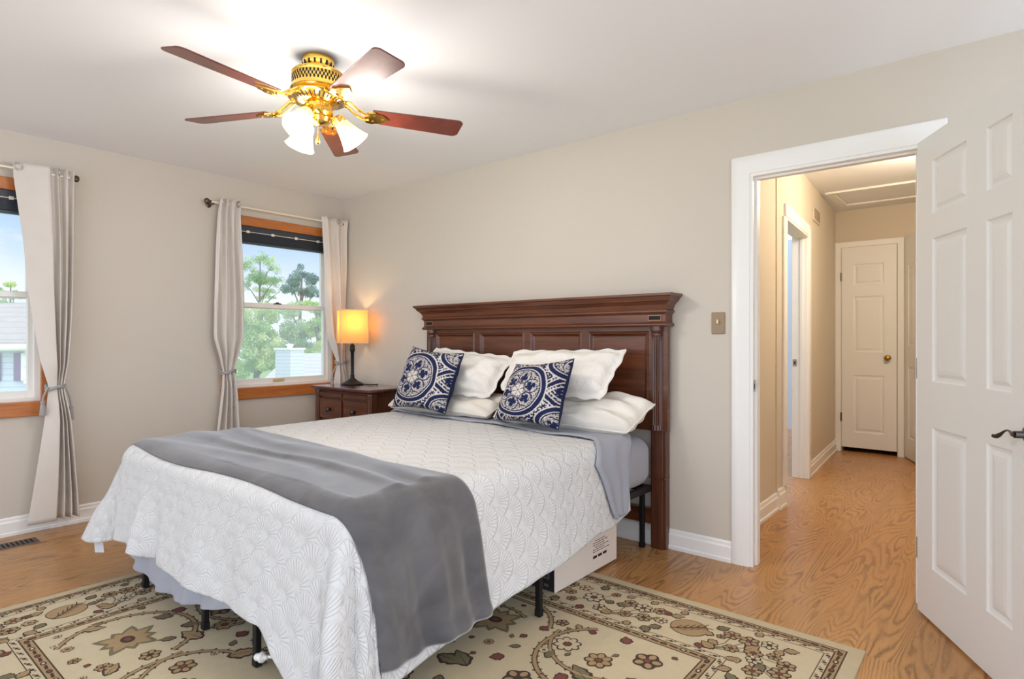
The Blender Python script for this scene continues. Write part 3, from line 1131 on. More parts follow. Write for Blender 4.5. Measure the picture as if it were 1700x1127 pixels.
# ------------------------------------------------------------------ mattress
def rbox(mb, x0, x1, y0, y1, z0, z1, r, n=6, sx=1.0):
    """rounded box as stacked rounded rectangles"""
    def loop(ins, z):
        rr = max(.002, r - ins * .4)
        pts = []
        for cx, cy, a0 in ((x1 - rr - ins, y1 - rr - ins, 0), (x0 + rr + ins, y1 - rr - ins, 90), (x0 + rr + ins, y0 + rr + ins, 180), (x1 - rr - ins, y0 + rr + ins, 270)):
            for k in range(n + 1):
                a = R(a0 + 90 * k / n)
                pts.append((cx + rr * math.cos(a), cy + rr * math.sin(a), z))
        return pts
    L = []
    for k in range(n + 1):
        a = R(90 * k / n); L.append(loop(r * (1 - math.sin(a)), z0 + r * (1 - math.cos(a))))
    for k in range(n + 1):
        a = R(90 * k / n); L.append(loop(r * (1 - math.cos(a)), z1 - r * (1 - math.sin(a))))
    m = len(L[0])
    vs = [p for l in L for p in l]
    fs = [tuple(range(m))[::-1], tuple(range((len(L) - 1) * m, len(L) * m))]
    for i in range(len(L) - 1):
        for j in range(m):
            fs.append((i * m + j, i * m + (j + 1) % m, i * m + m + (j + 1) % m, i * m + m + j))
    mb.add(vs, fs)


mt = thing('mattress', 'thick mattress in a blue grey fitted sheet on the bed frame', 'mattress', (2.145, -1.1, .358))
mb = MB(); rbox(mb, BX0, BX1, BY1 + .02, -.075, .359, BZ - .016, .085, 8)
mb.build('fitted_sheet', M['sheet'], mt, smooth=60)

# ------------------------------------------------------------------ draped bedding
RD = .085
XC = (BX0 + BX1) / 2
HW = (BX1 - BX0) / 2 + .006 - RD       # flat half width before the edge rounds over
YF = BY1 - .004 + RD                   # flat ends here at the foot
ARC = RD * PI / 2


def prof(r, flare):
    """unrolled distance past the edge -> (out, drop)"""
    if r <= 0:
        return 0.0, 0.0
    if r < ARC:
        a = r / RD
        return RD * math.sin(a), RD * (1 - math.cos(a))
    k = r - ARC
    s = flare * k
    return RD + s, RD + math.sqrt(max(.05, 1 - flare * flare)) * k


def fbm(x, y, z=0.0):
    return mnoise.noise(Vector((x, y, z))) + .5 * mnoise.noise(Vector((2 * x + 5, 2 * y, z)))


SIDE = [(-2.12, .08), (-2.0, .105), (-1.77, .135), (-1.60, .160), (-1.52, .170), (-1.27, .205), (-1.0, .228), (-.75, .262), (-.62, .258), (-.42, .300), (0, .32)]   # hem heights, right side by y
FOOT = [(1.0, .19), (1.2, .20), (1.446, .222), (1.777, .212), (2.28, .215), (2.478, .22), (2.70, .225), (2.80, .17), (2.95, .10), (3.1, .05)]   # along the foot by x
LEFT = .24


def ridge(p, c, w):
    return math.exp(-((p - c) / w) ** 2)


def drape(s, t_y, side_len=None, off=0.0, base=0.0):
    """s: across (unrolled, from the bed centre), t_y: y on the top, smaller than YF means past the foot.
    Lays the cloth on the mattress, over the edge and down."""
    sg = 1 if s >= 0 else -1
    a = max(0.0, abs(s) - HW)
    b = max(0.0, YF - t_y)
    cx = XC + sg * min(abs(s), HW)
    cy = max(t_y, YF)
    r = math.hypot(a, b)
    z = BZ + base
    if r < 1e-9:
        z += .006 * fbm(s * 2.2, t_y * 2.2, 1.3) + off
        return Vector((cx, cy, z))
    th = math.atan2(b, a)                 # 0 = side, 90 deg = foot
    k = max(0, r - ARC)
    kk = min(1.0, k / .25)
    if sg > 0:
        fl = .10 + .10 * ridge(th, R(38), R(20)) + .05 * ridge(th, R(90), R(30))
    else:
        fl = .10 + .34 * ridge(th, R(50), R(26))
    if th < R(5):
        fl += .05 * math.sin(t_y * 5.0 + .6) * kk
    if th > R(85):
        x = cx
        fl += (.13 * ridge(x, 1.60, .06) - .11 * ridge(x, 1.73, .05) + .07 * ridge(x, 2.15, .14) - .06 * ridge(x, 2.42, .1)) * kk
    o, dz = prof(r, fl)
    w = .014 * kk * fbm(s * 3 + 7, t_y * 3, .2) + .005 * kk * fbm(s * 9, t_y * 9, 2.2)
    if sg > 0 and R(5) < th < R(85):
        w += kk * (.075 * ridge(th, R(56), R(11)) - .04 * ridge(th, R(34), R(10)))
    o += w + off * min(1, r / ARC)
    z -= dz
    z += off * max(0.0, 1 - r / ARC)
    d = Vector((sg * math.cos(th), -math.sin(th), 0))
    p = Vector((cx, cy, z)) + d * o
    p.z = max(p.z, .022)
    return p


def hem_len(z):
    """unrolled length past the flat top so that the hem hangs at about z"""
    return ARC + max(.02, (BZ - RD - z)) * 1.012


def square_to_round(a, b, A, Bq, H):
    """cloth coords (0..A, 0..Bq) past both edges -> polar about the mattress corner"""
    qa, qb = a / A, b / Bq
    q = max(qa, qb)
    if q < 1e-9:
        return 0.0, 0.0
    th = (qb / qa) * R(45) if qa >= qb else R(90) - (qa / qb) * R(45)
    return q, th


# coverlet
YH = -.415
NS, NT = 230, 210
Amax = .62


def cover_pt(u, v):
    # u: -1..1 across, v: 0 head .. 1 foot hem
    tot = HW + Amax
    s0 = u * tot
    L = (YH - YF) + Amax
    t0 = v * L                                  # unrolled from head
    y0 = YH - t0
    sg = 1 if s0 >= 0 else -1
    a = max(0, abs(s0) - HW)
    b = max(0, YF - y0)
    if b <= 0:
        if a > 0:
            hz = interp(SIDE, y0) if sg > 0 else LEFT
            a = a / Amax * hem_len(hz)
        return drape(sg * (min(abs(s0), HW) + a), y0)
    if a <= 0:
        b = b / Amax * hem_len(interp(FOOT, XC + s0))
        return drape(s0, YF - b)
    q, th = square_to_round(a, b, Amax, Amax, 1)
    if sg > 0:
        h0, h1 = hem_len(interp(SIDE, YF)), hem_len(interp(FOOT, XC + HW))
        hm = hem_len(.03)
    else:
        h0, h1 = hem_len(LEFT), hem_len(interp(FOOT, XC - HW))
        hm = hem_len(.16)
    f = th / R(90)
    H = h0 * (1 - f) + h1 * f + (hm - (h0 + h1) / 2) * math.sin(PI * f) ** 1.5
    r = q * H
    return drape(sg * (HW + r * math.cos(th)), YF - r * math.sin(th))


cv = thing('coverlet', 'white quilted coverlet with stitched fan pattern over the bed', 'coverlet', (XC, -1.3, BZ))
mb = MB()
tot = HW + Amax
Lc = (YH - YF) + Amax
mb.grid(lambda u, v: cover_pt(u * 2 - 1, v), NS, NT, uvfn=lambda u, v: ((u * 2 - 1) * tot, -v * Lc))
c = mb.build('quilt', M['quilt'], cv, smooth=180)
md = c.modifiers.new('thick', 'SOLIDIFY'); md.thickness = .012; md.offset = -1
# bound edge
edge = [cover_pt(-1 + 2 * i / 200, 1.0) for i in range(201)]
mb = MB(); mb.tube([p + Vector((0, 0, .002)) for p in edge], .007, 8)
mb.tube([cover_pt(1.0, i / 120) + Vector((0, 0, .002)) for i in range(121)], .007, 8)
mb.build('binding', M['piping'], cv, smooth=60)
# care tags at the foot-left corner
mb = MB()
tp = cover_pt(-.93, 1.0)
tdir = Vector((.77, .64, 0))
mb.grid(lambda u, v: tp + Vector((.03, .03, .012)) + tdir * (.045 * u + .012 * v) + Vector((.004 * math.sin(v * 5), 0, -.085 * v)), 4, 6)
mb.grid(lambda u, v: tp + Vector((.0, .035, .012)) + tdir * (.040 * u) + Vector((0, 0, -.030 * v)), 3, 3)
mb.build('care_tag', mat('satin_tag', (214, 216, 222), .5, var=.02), cv, smooth=60)['label'] = 'small white fabric care tags'

# grey flat sheet: cuff folded over the coverlet at the head, loose end at the foot
fs = thing('flat_sheet', 'blue grey flat sheet folded back over the coverlet below the pillows', 'sheet', (XC, -.5, BZ))


def cuff_pt(u, v):
    s0 = -HW - .2 + u * (HW + .2 + HW + .405)
    a = max(0, s0 - HW)
    foot = interp([(-1.2, -.44), (-.6, -.45), (0, -.50), (HW, -.60), (HW + .12, -.76), (HW + .3, -.66), (HW + .47, -.55)], s0)
    foot += .012 * math.sin(s0 * 7 + 1) + .006 * math.sin(s0 * 19)
    head = -.27 if a <= 0 else -.27 - .10 * a
    if a > 0:
        q = min(1, a / .16)
        head = -.27 - .16 * q * q * (3 - 2 * q) - max(0, a - .22) * .32
    y = head + (foot - head) * v
    hump = .010 * math.exp(-((v - .93) / .07) ** 2)
    p = drape(s0, y, off=.017 + (.008 if a > .03 else .008 * a / .03) + hump + .004 * math.sin(s0 * 11 + v * 6) * v)
    if a > .05:
        p.x += .006 * math.sin(v * 16 + s0 * 6) * min(1, a * 5)
    return p


mb = MB(); mb.grid(cuff_pt, 160, 40)
c = mb.build('folded_cuff', M['sheet'], fs, smooth=180)
md = c.modifiers.new('thick', 'SOLIDIFY'); md.thickness = .006; md.offset = 0


def tail_pt(u, v):
    x = 1.36 + 1.16 * u
    zb = interp([(1.36, .25), (1.43, .155), (1.70, .10), (1.97, .095), (2.25, .145), (2.47, .20), (2.52, .25)], x)
    zt = .345
    a = v * PI
    z = zt - (zt - zb) * math.sin(min(a, PI / 2)) if a < PI / 2 else zb + (.30 - zb) * (1 - math.sin(a))
    y = -2.142 + .02 * math.sin(v * PI) * -1 + (0 if v < .5 else (v - .5) * .34)
    y += .012 * math.sin(x * 26 + v * 4) * math.sin(v * PI) + .006 * math.sin(x * 47 + 1)
    return (x, y, z)


mb = MB(); mb.grid(tail_pt, 80, 24)
mb.build('loose_end', M['sheet'], fs, smooth=180)

# grey throw
th_ = None
mb = MB()


def throw_pt(u, v):
    sL, sR = -HW - .10, HW + hem_len(.172) + .002
    s0 = sL + (sR - sL) * u
    a = max(0, s0 - HW)
    far = interp([(-1.1, -1.46), (-.6, -1.50), (0, -1.56), (.5, -1.60), (HW, -1.585), (HW + .2, -1.56), (HW + .6, -1.525)], s0)
    near = interp([(-1.1, -2.085), (-.6, -2.10), (0, -2.095), (.6, -2.105), (HW, -2.10), (HW + .15, -2.10), (HW + .6, -2.035)], s0)
    near += .010 * math.sin(s0 * 5.0); far += .010 * math.sin(s0 * 4 + 1)
    y = far + (near - far) * v
    e = min(v, 1 - v)
    bulge = .004 if e > .03 else .004 * (e / .03)
    wr = 0
    if a <= 0:
        wr = .014 * abs(math.sin(v * 9 + 2.5 * mnoise.noise(Vector((s0 * 1.1, v * 2, 0))))) ** 3 * (1 - abs(2 * v - 1) ** 2)
    else:
        wr = min(1, a / .3) * (.018 * (1 + math.sin(v * 12 + 1.5 + s0 * 1.2)) * math.sin(PI * v) + .006 * (1 + math.sin(v * 29)))
    p = drape(s0, y, off=.014 + bulge + wr)
    hem = sR - s0
    if hem < .05:
        p.x += .006 * math.sin(PI * hem / .05)
    return p


mb.grid(throw_pt, 190, 90)
tag(mb.build('throw_blanket', M['throw'], loc=(XC, -1.8, BZ), smooth=180), 'grey plush throw laid across the foot of the bed', 'blanket')
ob = bpy.data.objects['throw_blanket']
md = ob.modifiers.new('thick', 'SOLIDIFY'); md.thickness = .010; md.offset = 0

# ------------------------------------------------------------------ pillows
def pillow(mb, TL, TR, BR, BL, tf, tb, pinch=.06, seed=0, n=44, flange=0.0, scallop=0.0, wr=.006, power=.42, uvscale=1.0, cr=0.0):
    TL, TR, BR, BL = map(Vector, (TL, TR, BR, BL))
    nrm = ((TR - TL) + (BR - BL)).cross((TL - BL) + (TR - BR)).normalized()
    W, Hh = (TR - TL).length, (TL - BL).length

    def P(u, v, side):
        # u,v in -1..1
        pu = u * (1 - pinch * (1 - v * v) * abs(u) ** 3)
        pv = v * (1 - pinch * (1 - u * u) * abs(v) ** 3)
        if scallop:
            pu += scallop * math.sin(v * PI * 3.5 + seed) * (abs(u) > .8) * (abs(u) - .8) / .2 * (1 if u > 0 else -1) / W
            pv += scallop * math.sin(u * PI * 5.5 + seed) * (abs(v) > .8) * (abs(v) - .8) / .2 * (1 if v > 0 else -1) / Hh
        q_ = 1 - cr * (abs(u) * abs(v)) ** 5
        pu, pv = pu * q_, pv * q_
        a, b = (pu + 1) / 2, (pv + 1) / 2
        base = (BL * (1 - a) + BR * a) * (1 - b) + (TL * (1 - a) + TR * a) * b
        fu, fv = flange / (W / 2), flange / (Hh / 2)
        eu = max(0.0, 1 - (min(1, abs(u) / (1 - fu))) ** 2.4)
        ev = max(0.0, 1 - (min(1, abs(v) / (1 - fv))) ** 2.4)
        h = (eu * ev) ** power
        w = wr * fbm(u * 2.5 + seed, v * 2.0, seed * 1.7) * (.4 + h)
        w += .5 * wr * math.sin(6 * u + 9 * v + seed) * (1 - h) * h * 3
        t = (tf if side > 0 else tb) * h
        return base + nrm * (side * (t + .002) + w)
    for sd in (1, -1):
        o = mb.grid(lambda u, v: P(u * 2 - 1, v * 2 - 1, sd), n, n, mi=0 if sd > 0 else 0,
                    uvfn=lambda u, v: (u * W * uvscale, v * Hh * uvscale))
        if sd < 0:
            k = n * n
            for i in range(len(mb.f) - k, len(mb.f)):
                mb.f[i] = mb.f[i][::-1]
    # close the rim
    m = n + 1
    base0 = len(mb.v) - 2 * m * m
    per = [i for i in range(m)] + [m * j + n for j in range(1, m)] + [m * n + i for i in range(n - 1, -1, -1)] + [m * j for j in range(n - 1, 0, -1)]
    for i in range(len(per)):
        a, b = per[i], per[(i + 1) % len(per)]
        mb.f.append((base0 + a, base0 + m * m + a, base0 + m * m + b, base0 + b)); mb.m.append(0)
    return P, per


def rim_tube(P, r, n=30, inset=1.0):
    q = inset
    pts = [(-q + 2 * q * i / n, -q) for i in range(n)] + [(q, -q + 2 * q * i / n) for i in range(n)] + [(q - 2 * q * i / n, q) for i in range(n)] + [(-q, q - 2 * q * i / n) for i in range(n)]
    return [P(a, b, 1) for a, b in pts]


def white_pillow(label, TL, TR, BR, BL, tf, tb, seed, m, grp=None, name='pillow', **kw):
    mb = MB(); P, _ = pillow(mb, TL, TR, BR, BL, tf, tb, seed=seed, **kw)
    cen = (Vector(TL) + Vector(TR) + Vector(BR) + Vector(BL)) / 4
    o = mb.build(name, m, loc=tuple(cen), smooth=180)
    tag(o, label, 'pillow', grp)
    mb = MB(); mb.tube(rim_tube(P, .004), .004, 6, closed=True)
    mb.build('piping', M['piping'] if m is M['sham'] else m, o, smooth=60)
    return o


# sleeping pillows lying at the head
white_pillow('plain ivory sleeping pillow lying at the right end of the bed head', (2.19, -.15, .835), (3.165, -.145, .828), (3.105, -.37, .685), (2.19, -.44, .705), .092, .07, 3, M['pillow'], name='sleeping_pillow', wr=.020, pinch=.05, cr=.04, power=.36)
white_pillow('plain ivory sleeping pillow lying at the left end, mostly behind the cushion', (1.13, -.12, .795), (2.16, -.12, .80), (2.16, -.43, .705), (1.15, -.42, .70), .062, .06, 5, M['pillow'], name='sleeping_pillow', wr=.020, pinch=.05, cr=.05, power=.36)
# quilted shams leaning on the headboard
white_pillow('quilted ivory sham leaning on the left half of the headboard', (1.365, -.14, 1.128), (2.16, -.155, 1.068), (2.10, -.34, .80), (1.42, -.34, .815), .09, .07, 7, M['sham'], name='pillow_sham', flange=.035, scallop=.012, n=60, wr=.018, cr=.07)
white_pillow('quilted ivory sham leaning on the right half of the headboard', (2.175, -.21, 1.112), (3.005, -.17, 1.128), (2.955, -.38, .848), (2.215, -.40, .86), .10, .07, 9, M['sham'], name='pillow_sham', flange=.035, scallop=.011, n=60, wr=.016, cr=.07)


# navy medallion cushions
def cushion_pattern(u, v, cx, cy, R0):
    """1 = ecru, 0 = navy at cloth position u,v in 0..1"""
    def squig(x, y, f):
        return mnoise.noise(Vector((x * f, y * f, 3.1)))
    def club(x, y, px, py, s, ang):
        c, n_ = math.cos(ang), math.sin(ang)
        dx, dy = (x - px), (y - py)
        a, b = dx * c + dy * n_, -dx * n_ + dy * c
        return min(math.hypot(a - s * .5, b), math.hypot(a + s * .3, b - s * .55), math.hypot(a + s * .3, b + s * .55), abs(b) * 1.6 + max(0, a - .0) * 3 + max(0, -a - s * 1.2) * 3) < s * .46
    def medal(x, y, px, py, r):
        dx, dy = x - px, y - py
        d = math.hypot(dx, dy) / r
        if d > 1.30:
            return None
        a = math.atan2(dy, dx)
        if d > 1.24: return 1
        if d > 1.06: return 0
        if d > 1.02: return 1
        if d > .97: return 0
        k = round((a - .3) / (PI / 3)) * (PI / 3) + .3
        pxx, pyy = px + math.cos(k) * r * .62, py + math.sin(k) * r * .62
        if club(x, y, pxx, pyy, r * .205, k): return 0
        dc = math.hypot(x - pxx, y - pyy) / r
        if abs(dc - .31) < .022 and d < .9: return 0
        if d < .26:
            if abs(math.sin(3 * (a - .3))) < .25 and d > .05: return 0
            if d < .04: return 0
            return 1
        q = squig(x, y, 62)
        return 0 if abs(q) < .14 else 1
    m_ = medal(u, v, cx, cy, R0)
    if m_ is not None:
        return m_
    for px, py in ((cx + R0 * 2.02, cy + R0 * 1.75), (cx + R0 * 2.02, cy - R0 * 1.75), (cx - R0 * 1.9, cy + R0 * 1.75), (cx - R0 * 1.9, cy - R0 * 1.75)):
        m_ = medal(u, v, px, py, R0 * .95)
        if m_ is not None:
            return m_
    # diagonal bands between the medallions
    for sgn in (1, -1):
        e = (u - cx - R0 * 1.02) * .75 + sgn * (v - cy) * 1.0
        for o in (-.10, -.045, .045, .10):
            if abs(e - o) < .010:
                return 1
        if abs(e) < .03:
            return 0
    q = squig(u, v, 40)
    return 1 if q > .16 else 0


def cushion_mat():
    m, nt, b = new_mat('navy_ecru_print')
    at_ = nt.nodes.new('ShaderNodeAttribute'); at_.attribute_name = 'print'
    f = S(nt, at_.outputs['Fac'])
    nt.links.new(cmix(nt, f, lin(28, 36, 72), lin(206, 198, 188)), b.inputs['Base Color'])
    b.inputs['Roughness'].default_value = .85
    b.inputs['Specular IOR Level'].default_value = .2
    nt.links.new(bump(nt, noise(nt, pos(nt), 700, 2.0), .3, .002), b.inputs['Normal'])
    return m


M['cushion'] = cushion_mat()


def cushion(label, TL, TR, BR, BL, seed, cx, cy, R0):
    n = 150
    mb = MB(); P, _ = pillow(mb, TL, TR, BR, BL, 0.098, .095, pinch=.10, seed=seed, n=n, wr=.007, power=.5)
    cen = (Vector(TL) + Vector(TR) + Vector(BR) + Vector(BL)) / 4
    o = mb.build('throw_cushion', M['cushion'], loc=tuple(cen), smooth=180)
    vals = np.zeros(len(mb.v))
    m = n + 1
    for j in range(m):
        for i in range(m):
            vals[j * m + i] = cushion_pattern(i / n, j / n, cx, cy, R0)
    at_ = o.data.attributes.new('print', 'FLOAT', 'POINT')
    at_.data.foreach_set('value', vals)
    tag(o, label, 'cushion', 'navy patterned cushions')
    mb = MB(); mb.tube(rim_tube(P, .003), .0028, 6, closed=True)
    mb.build('piping', mat('navy_piping', (26, 33, 66), .8), o, smooth=60)
    return o


cushion('navy and ecru medallion cushion at the left, by the nightstand', (1.43, -.40, 1.132), (1.93, -.405, 1.092), (1.875, -.52, .706), (1.35, -.52, .714), 2, .40, .50, .335)
cushion('navy and ecru medallion cushion in front of the right sham', (2.425, -.475, 1.036), (2.830, -.48, 1.078), (2.795, -.575, .700), (2.325, -.565, .712), 4, .40, .50, .335)

# ------------------------------------------------------------------ nightstand and lamp
NX0, NX1, NY0, NY1, NZ = .195, .985, -.435, -.02, .803
ns = thing('nightstand', 'dark cherry nightstand with round knobs between window and headboard', 'nightstand', ((NX0 + NX1) / 2, (NY0 + NY1) / 2, 0))
mb = MB()
mb.stack([(NX0 + .025, NX1 - .025, NY0 + .025, NY1, .770), (NX0 + .012, NX1 - .012, NY0 + .012, NY1, .776), (NX0 + .006, NX1 - .006, NY0 + .006, NY1, .782), (NX0, NX1, NY0, NY1, .785), (NX0, NX1, NY0, NY1, .797), (NX0 + .006, NX1 - .006, NY0 + .006, NY1, .803)])
mb.build('top', M['cherrytop'], ns)
mb = MB()
mb.box(NX0 + .045, NX1 - .045, NY0 + .05, NY1, .10, .770)
mb.box(NX0 + .02, NX0 + .075, NY0 + .03, NY0 + .08, .0, .770); mb.box(NX1 - .075, NX1 - .02, NY0 + .03, NY0 + .08, .0, .770)
mb.box(NX0 + .02, NX0 + .075, NY1 - .06, NY1, .0, .770); mb.box(NX1 - .075, NX1 - .02, NY1 - .06, NY1, .0, .770)
mb.stack([(NX0 + .015, NX1 - .015, NY0 + .025, NY1, .09), (NX0 + .015, NX1 - .015, NY0 + .025, NY1, .13), (NX0 + .03, NX1 - .03, NY0 + .04, NY1, .15)])
mb.build('body', M['cherryv'], ns, bevel=.002)
for xc in (NX0 + .0475, NX1 - .0475):
    mb = MB(); mb.lathe([(.024, .16), (.024, .19)] + [(.020, .19 + .02 * i) for i in range(27)] + [(.020, .725), (.026, .732), (.022, .74), (.028, .752), (.028, .769)], (xc, NY0 + .045, 0), 72,
                        flute=lambda j, h: (-.15 * math.sin(PI * (j % 6) / 6) if .185 <= h < .72 else 0))
    mb.build('fluted_column', M['cherryv'], ns, smooth=25)
PD = [(0, 0), (.006, .006), (.012, .006), (.02, .0)]
fx0, fx1 = NX0 + .085, NX1 - .085
mid = (fx0 + fx1) / 2


def front(a, b, z0, z1, name, knob):
    mb = MB()
    mb.stack([(a, b, NY0 + .030, NY0 + .05, z0), (a, b, NY0 + .030, NY0 + .05, z1)])
    mb.stack([(a - .004, b + .004, NY0 + .024, NY0 + .05, z1 - .004), (a - .004, b + .004, NY0 + .024, NY0 + .05, z1 + .006)])
    d = mb.build(name, M['cherry'], ns, bevel=.004)
    if knob:
        mb = MB(); mb.lathe([(.0, 0), (.020, 0), (.020, .003), (.010, .007), (.009, .016), (.018, .022), (.020, .028), (.014, .034), (0, .036)], ((a + b) / 2, NY0 + .030, (z0 + z1) / 2), 24, (0, -1, 0))
        mb.build('knob', M['pewter'], d, smooth=60)['label'] = 'round pewter knob'
    return d


front(fx0, mid - .012, .722, .745, 'tray_front', False); front(mid + .012, fx1, .722, .745, 'tray_front', False)
for z0, z1 in ((.545, .695), (.355, .515), (.165, .325)):
    front(fx0, mid - .015, z0, z1, 'drawer', True); front(mid + .015, fx1, z0, z1, 'drawer', True)

LX, LY = .405, -.175
lp = thing('table_lamp', 'lit table lamp with square amber shade on the nightstand', 'lamp', (LX, LY, NZ))
mb = MB()
mb.lathe([(0, 0), (.088, 0), (.092, .006), (.088, .012), (.075, .018), (.050, .030), (.028, .046), (.018, .058), (.016, .07), (.018, .075), (.015, .08)], (LX, LY, NZ), 40)
mb.build('lamp_base', M['black'], lp, smooth=50)
mb = MB()
mb.lathe([(.015, .075), (.0135, .10), (.0145, .27), (.019, .275), (.019, .285), (.024, .292), (.024, .30), (.019, .306), (.021, .325), (.014, .335), (.010, .345), (.010, .40)], (LX, LY, NZ), 24)
mb.build('lamp_stem', M['black'], lp, smooth=50)
# square shade, turned towards the room
sa = R(62)
su, sv = Vector((math.cos(sa), math.sin(sa), 0)), Vector((-math.sin(sa), math.cos(sa), 0))
SZ0, SZ1, w0, w1 = 1.153, 1.427, .114, .111


def shade_mat():
    m = bpy.data.materials.new('amber_linen_shade'); m.use_nodes = True
    nt = m.node_tree; nt.nodes.clear()
    out = nt.nodes.new('ShaderNodeOutputMaterial')
    df = nt.nodes.new('ShaderNodeBsdfDiffuse'); tl = nt.nodes.new('ShaderNodeBsdfTranslucent'); mx = nt.nodes.new('ShaderNodeMixShader')
    p = pos(nt)
    x, y, z = xyz(nt, p)
    wv = noise(nt, comb(nt, x * 240.0, y * 240.0, z * 30.0), 1.0, 2.0)
    nt.links.new(cmix(nt, wv, lin(238, 214, 160), lin(250, 232, 184)), df.inputs[0])
    nt.links.new(cmix(nt, wv, lin(214, 164, 84), lin(226, 178, 100)), tl.inputs[0])
    mx.inputs[0].default_value = .68
    nt.links.new(df.outputs[0], mx.inputs[1]); nt.links.new(tl.outputs[0], mx.inputs[2]); nt.links.new(mx.outputs[0], out.inputs[0])
    return m


mb = MB()
vs = []
for z, w in ((SZ0, w0), (SZ1, w1)):
    for a, b in ((-1, -1), (1, -1), (1, 1), (-1, 1)):
        p = Vector((LX, LY, z)) + su * a * w + sv * b * w; vs.append(p)
mb.add(vs, [(0, 1, 5, 4), (1, 2, 6, 5), (2, 3, 7, 6), (3, 0, 4, 7)])
shd = mb.build('lamp_shade', shade_mat(), lp)
mb = MB()
for k in (0, 4):
    lp_ = [vs[k + i] for i in range(4)]
    for i in range(4):
        mb.tube([lp_[i], lp_[(i + 1) % 4]], .004, 6)
for i in range(4):
    mb.tube([vs[i], vs[i + 4]], .0035, 6)
mb.build('shade_trim', mat('shade_trim', (232, 206, 160), .7), shd)
mb = MB(); mb.tube([vs[4] + Vector((0, 0, -.004)), (LX, LY, SZ1 - .004), vs[6] + Vector((0, 0, -.004))], .002, 6); mb.lathe([(.0, .006), (.006, .004), (.007, -.004), (.004, -.012), (.009, -.02)], (LX, LY, SZ1 + .008), 12)
mb.build('harp', M['bronze'], lp, smooth=50)
mb = MB(); mb.lathe([(0, 0), (.013, 0), (.014, .02), (.026, .05), (.030, .075), (.022, .098), (0, .108)], (LX, LY, NZ + .40), 20)
mb.build('bulb', emit_mat('warm_bulb', (255, 214, 150), 2.0), lp, smooth=60)
ld = bpy.data.lights.new('lamp_glow', 'POINT'); ld.energy = 3.2; ld.color = (1.0, .60, .24); ld.shadow_soft_size = .034
lo = bpy.data.objects.new('lamp_glow', ld); COL.objects.link(lo); lo.parent = lp; lo.location = (0, 0, .515)
mb = MB(); mb.tube([(LX + .085, LY, NZ + .008), (LX + .14, LY + .03, NZ + .006), (LX + .20, LY + .04, NZ + .006), (LX + .22, LY + .09, NZ + .006), (LX + .15, LY + .145, NZ + .006)], .004, 8)
mb.build('power_cord', M['black'], lp, smooth=60)

# ------------------------------------------------------------------ ceiling fan
FX, FY = 2.253, -1.674
fan = thing('ceiling_fan', 'brass ceiling fan with five wooden blades and lit glass shades', 'ceiling fan', (FX, FY, CH))
FC = Vector((FX, FY, 0))
mb = MB(); mb.lathe([(.068, CH), (.070, CH - .012), (.068, CH - .03), (.060, CH - .052), (.045, CH - .060), (.030, CH - .064), (.030, CH - .075)], FC, 40)
for k in range(16):
    a = 2 * PI * k / 16; p = FC + Vector((math.cos(a) * .0665, math.sin(a) * .0665, CH - .035))
    mb.obox(p, (-math.sin(a) * .004, math.cos(a) * .004, 0), (math.cos(a) * .0022, math.sin(a) * .0022, 0), (0, 0, .010), 1)
mb.build('canopy', [M['brass'], M['dark']], fan, smooth=45)
mb = MB()
mb.lathe([(.030, 2.378), (.090, 2.376), (.112, 2.370), (.116, 2.362), (.113, 2.356), (.113, 2.306), (.117, 2.300), (.120, 2.292), (.114, 2.282), (.098, 2.272)], FC, 56)
for k in range(44):
    for z, o in ((2.318, 0), (2.331, .5), (2.344, 0)):
        a = 2 * PI * (k + o) / 44
        c, s_ = math.cos(a), math.sin(a)
        p = FC + Vector((c * .1134, s_ * .1134, z))
        t = Vector((-s_, c, 0))
        vs = [p + t * (.0045 * math.cos(q)) + Vector((0, 0, .0085 * math.sin(q))) for q in [2 * PI * i / 10 for i in range(10)]]
        mb.add(vs, [tuple(range(10))], 1)
mb.build('motor_housing', [M['brass'], M['dark']], fan, smooth=40)
mb = MB()
mb.lathe([(.100, 2.274), (.128, 2.268), (.132, 2.262), (.126, 2.254), (.085, 2.236), (.060, 2.228), (.058, 2.215), (.064, 2.208), (.064, 2.192), (.052, 2.184), (.050, 2.180), (.056, 2.170), (.048, 2.154), (.02, 2.144), (0, 2.142)], FC, 48)
for k in range(36):
    a = 2 * PI * k / 36; c, s_ = math.cos(a), math.sin(a)
    p0, p1 = FC + Vector((c * .121, s_ * .121, 2.2518)), FC + Vector((c * .090, s_ * .090, 2.2372))
    t = Vector((-s_, c, 0)) * .0038
    mb.add([p0 - t, p0 + t, p1 + t * .7, p1 - t * .7], [(0, 1, 2, 3)], 1)
mb.build('light_fitter', [M['brass'], M['dark']], fan, smooth=35)
BLZ = 2.212
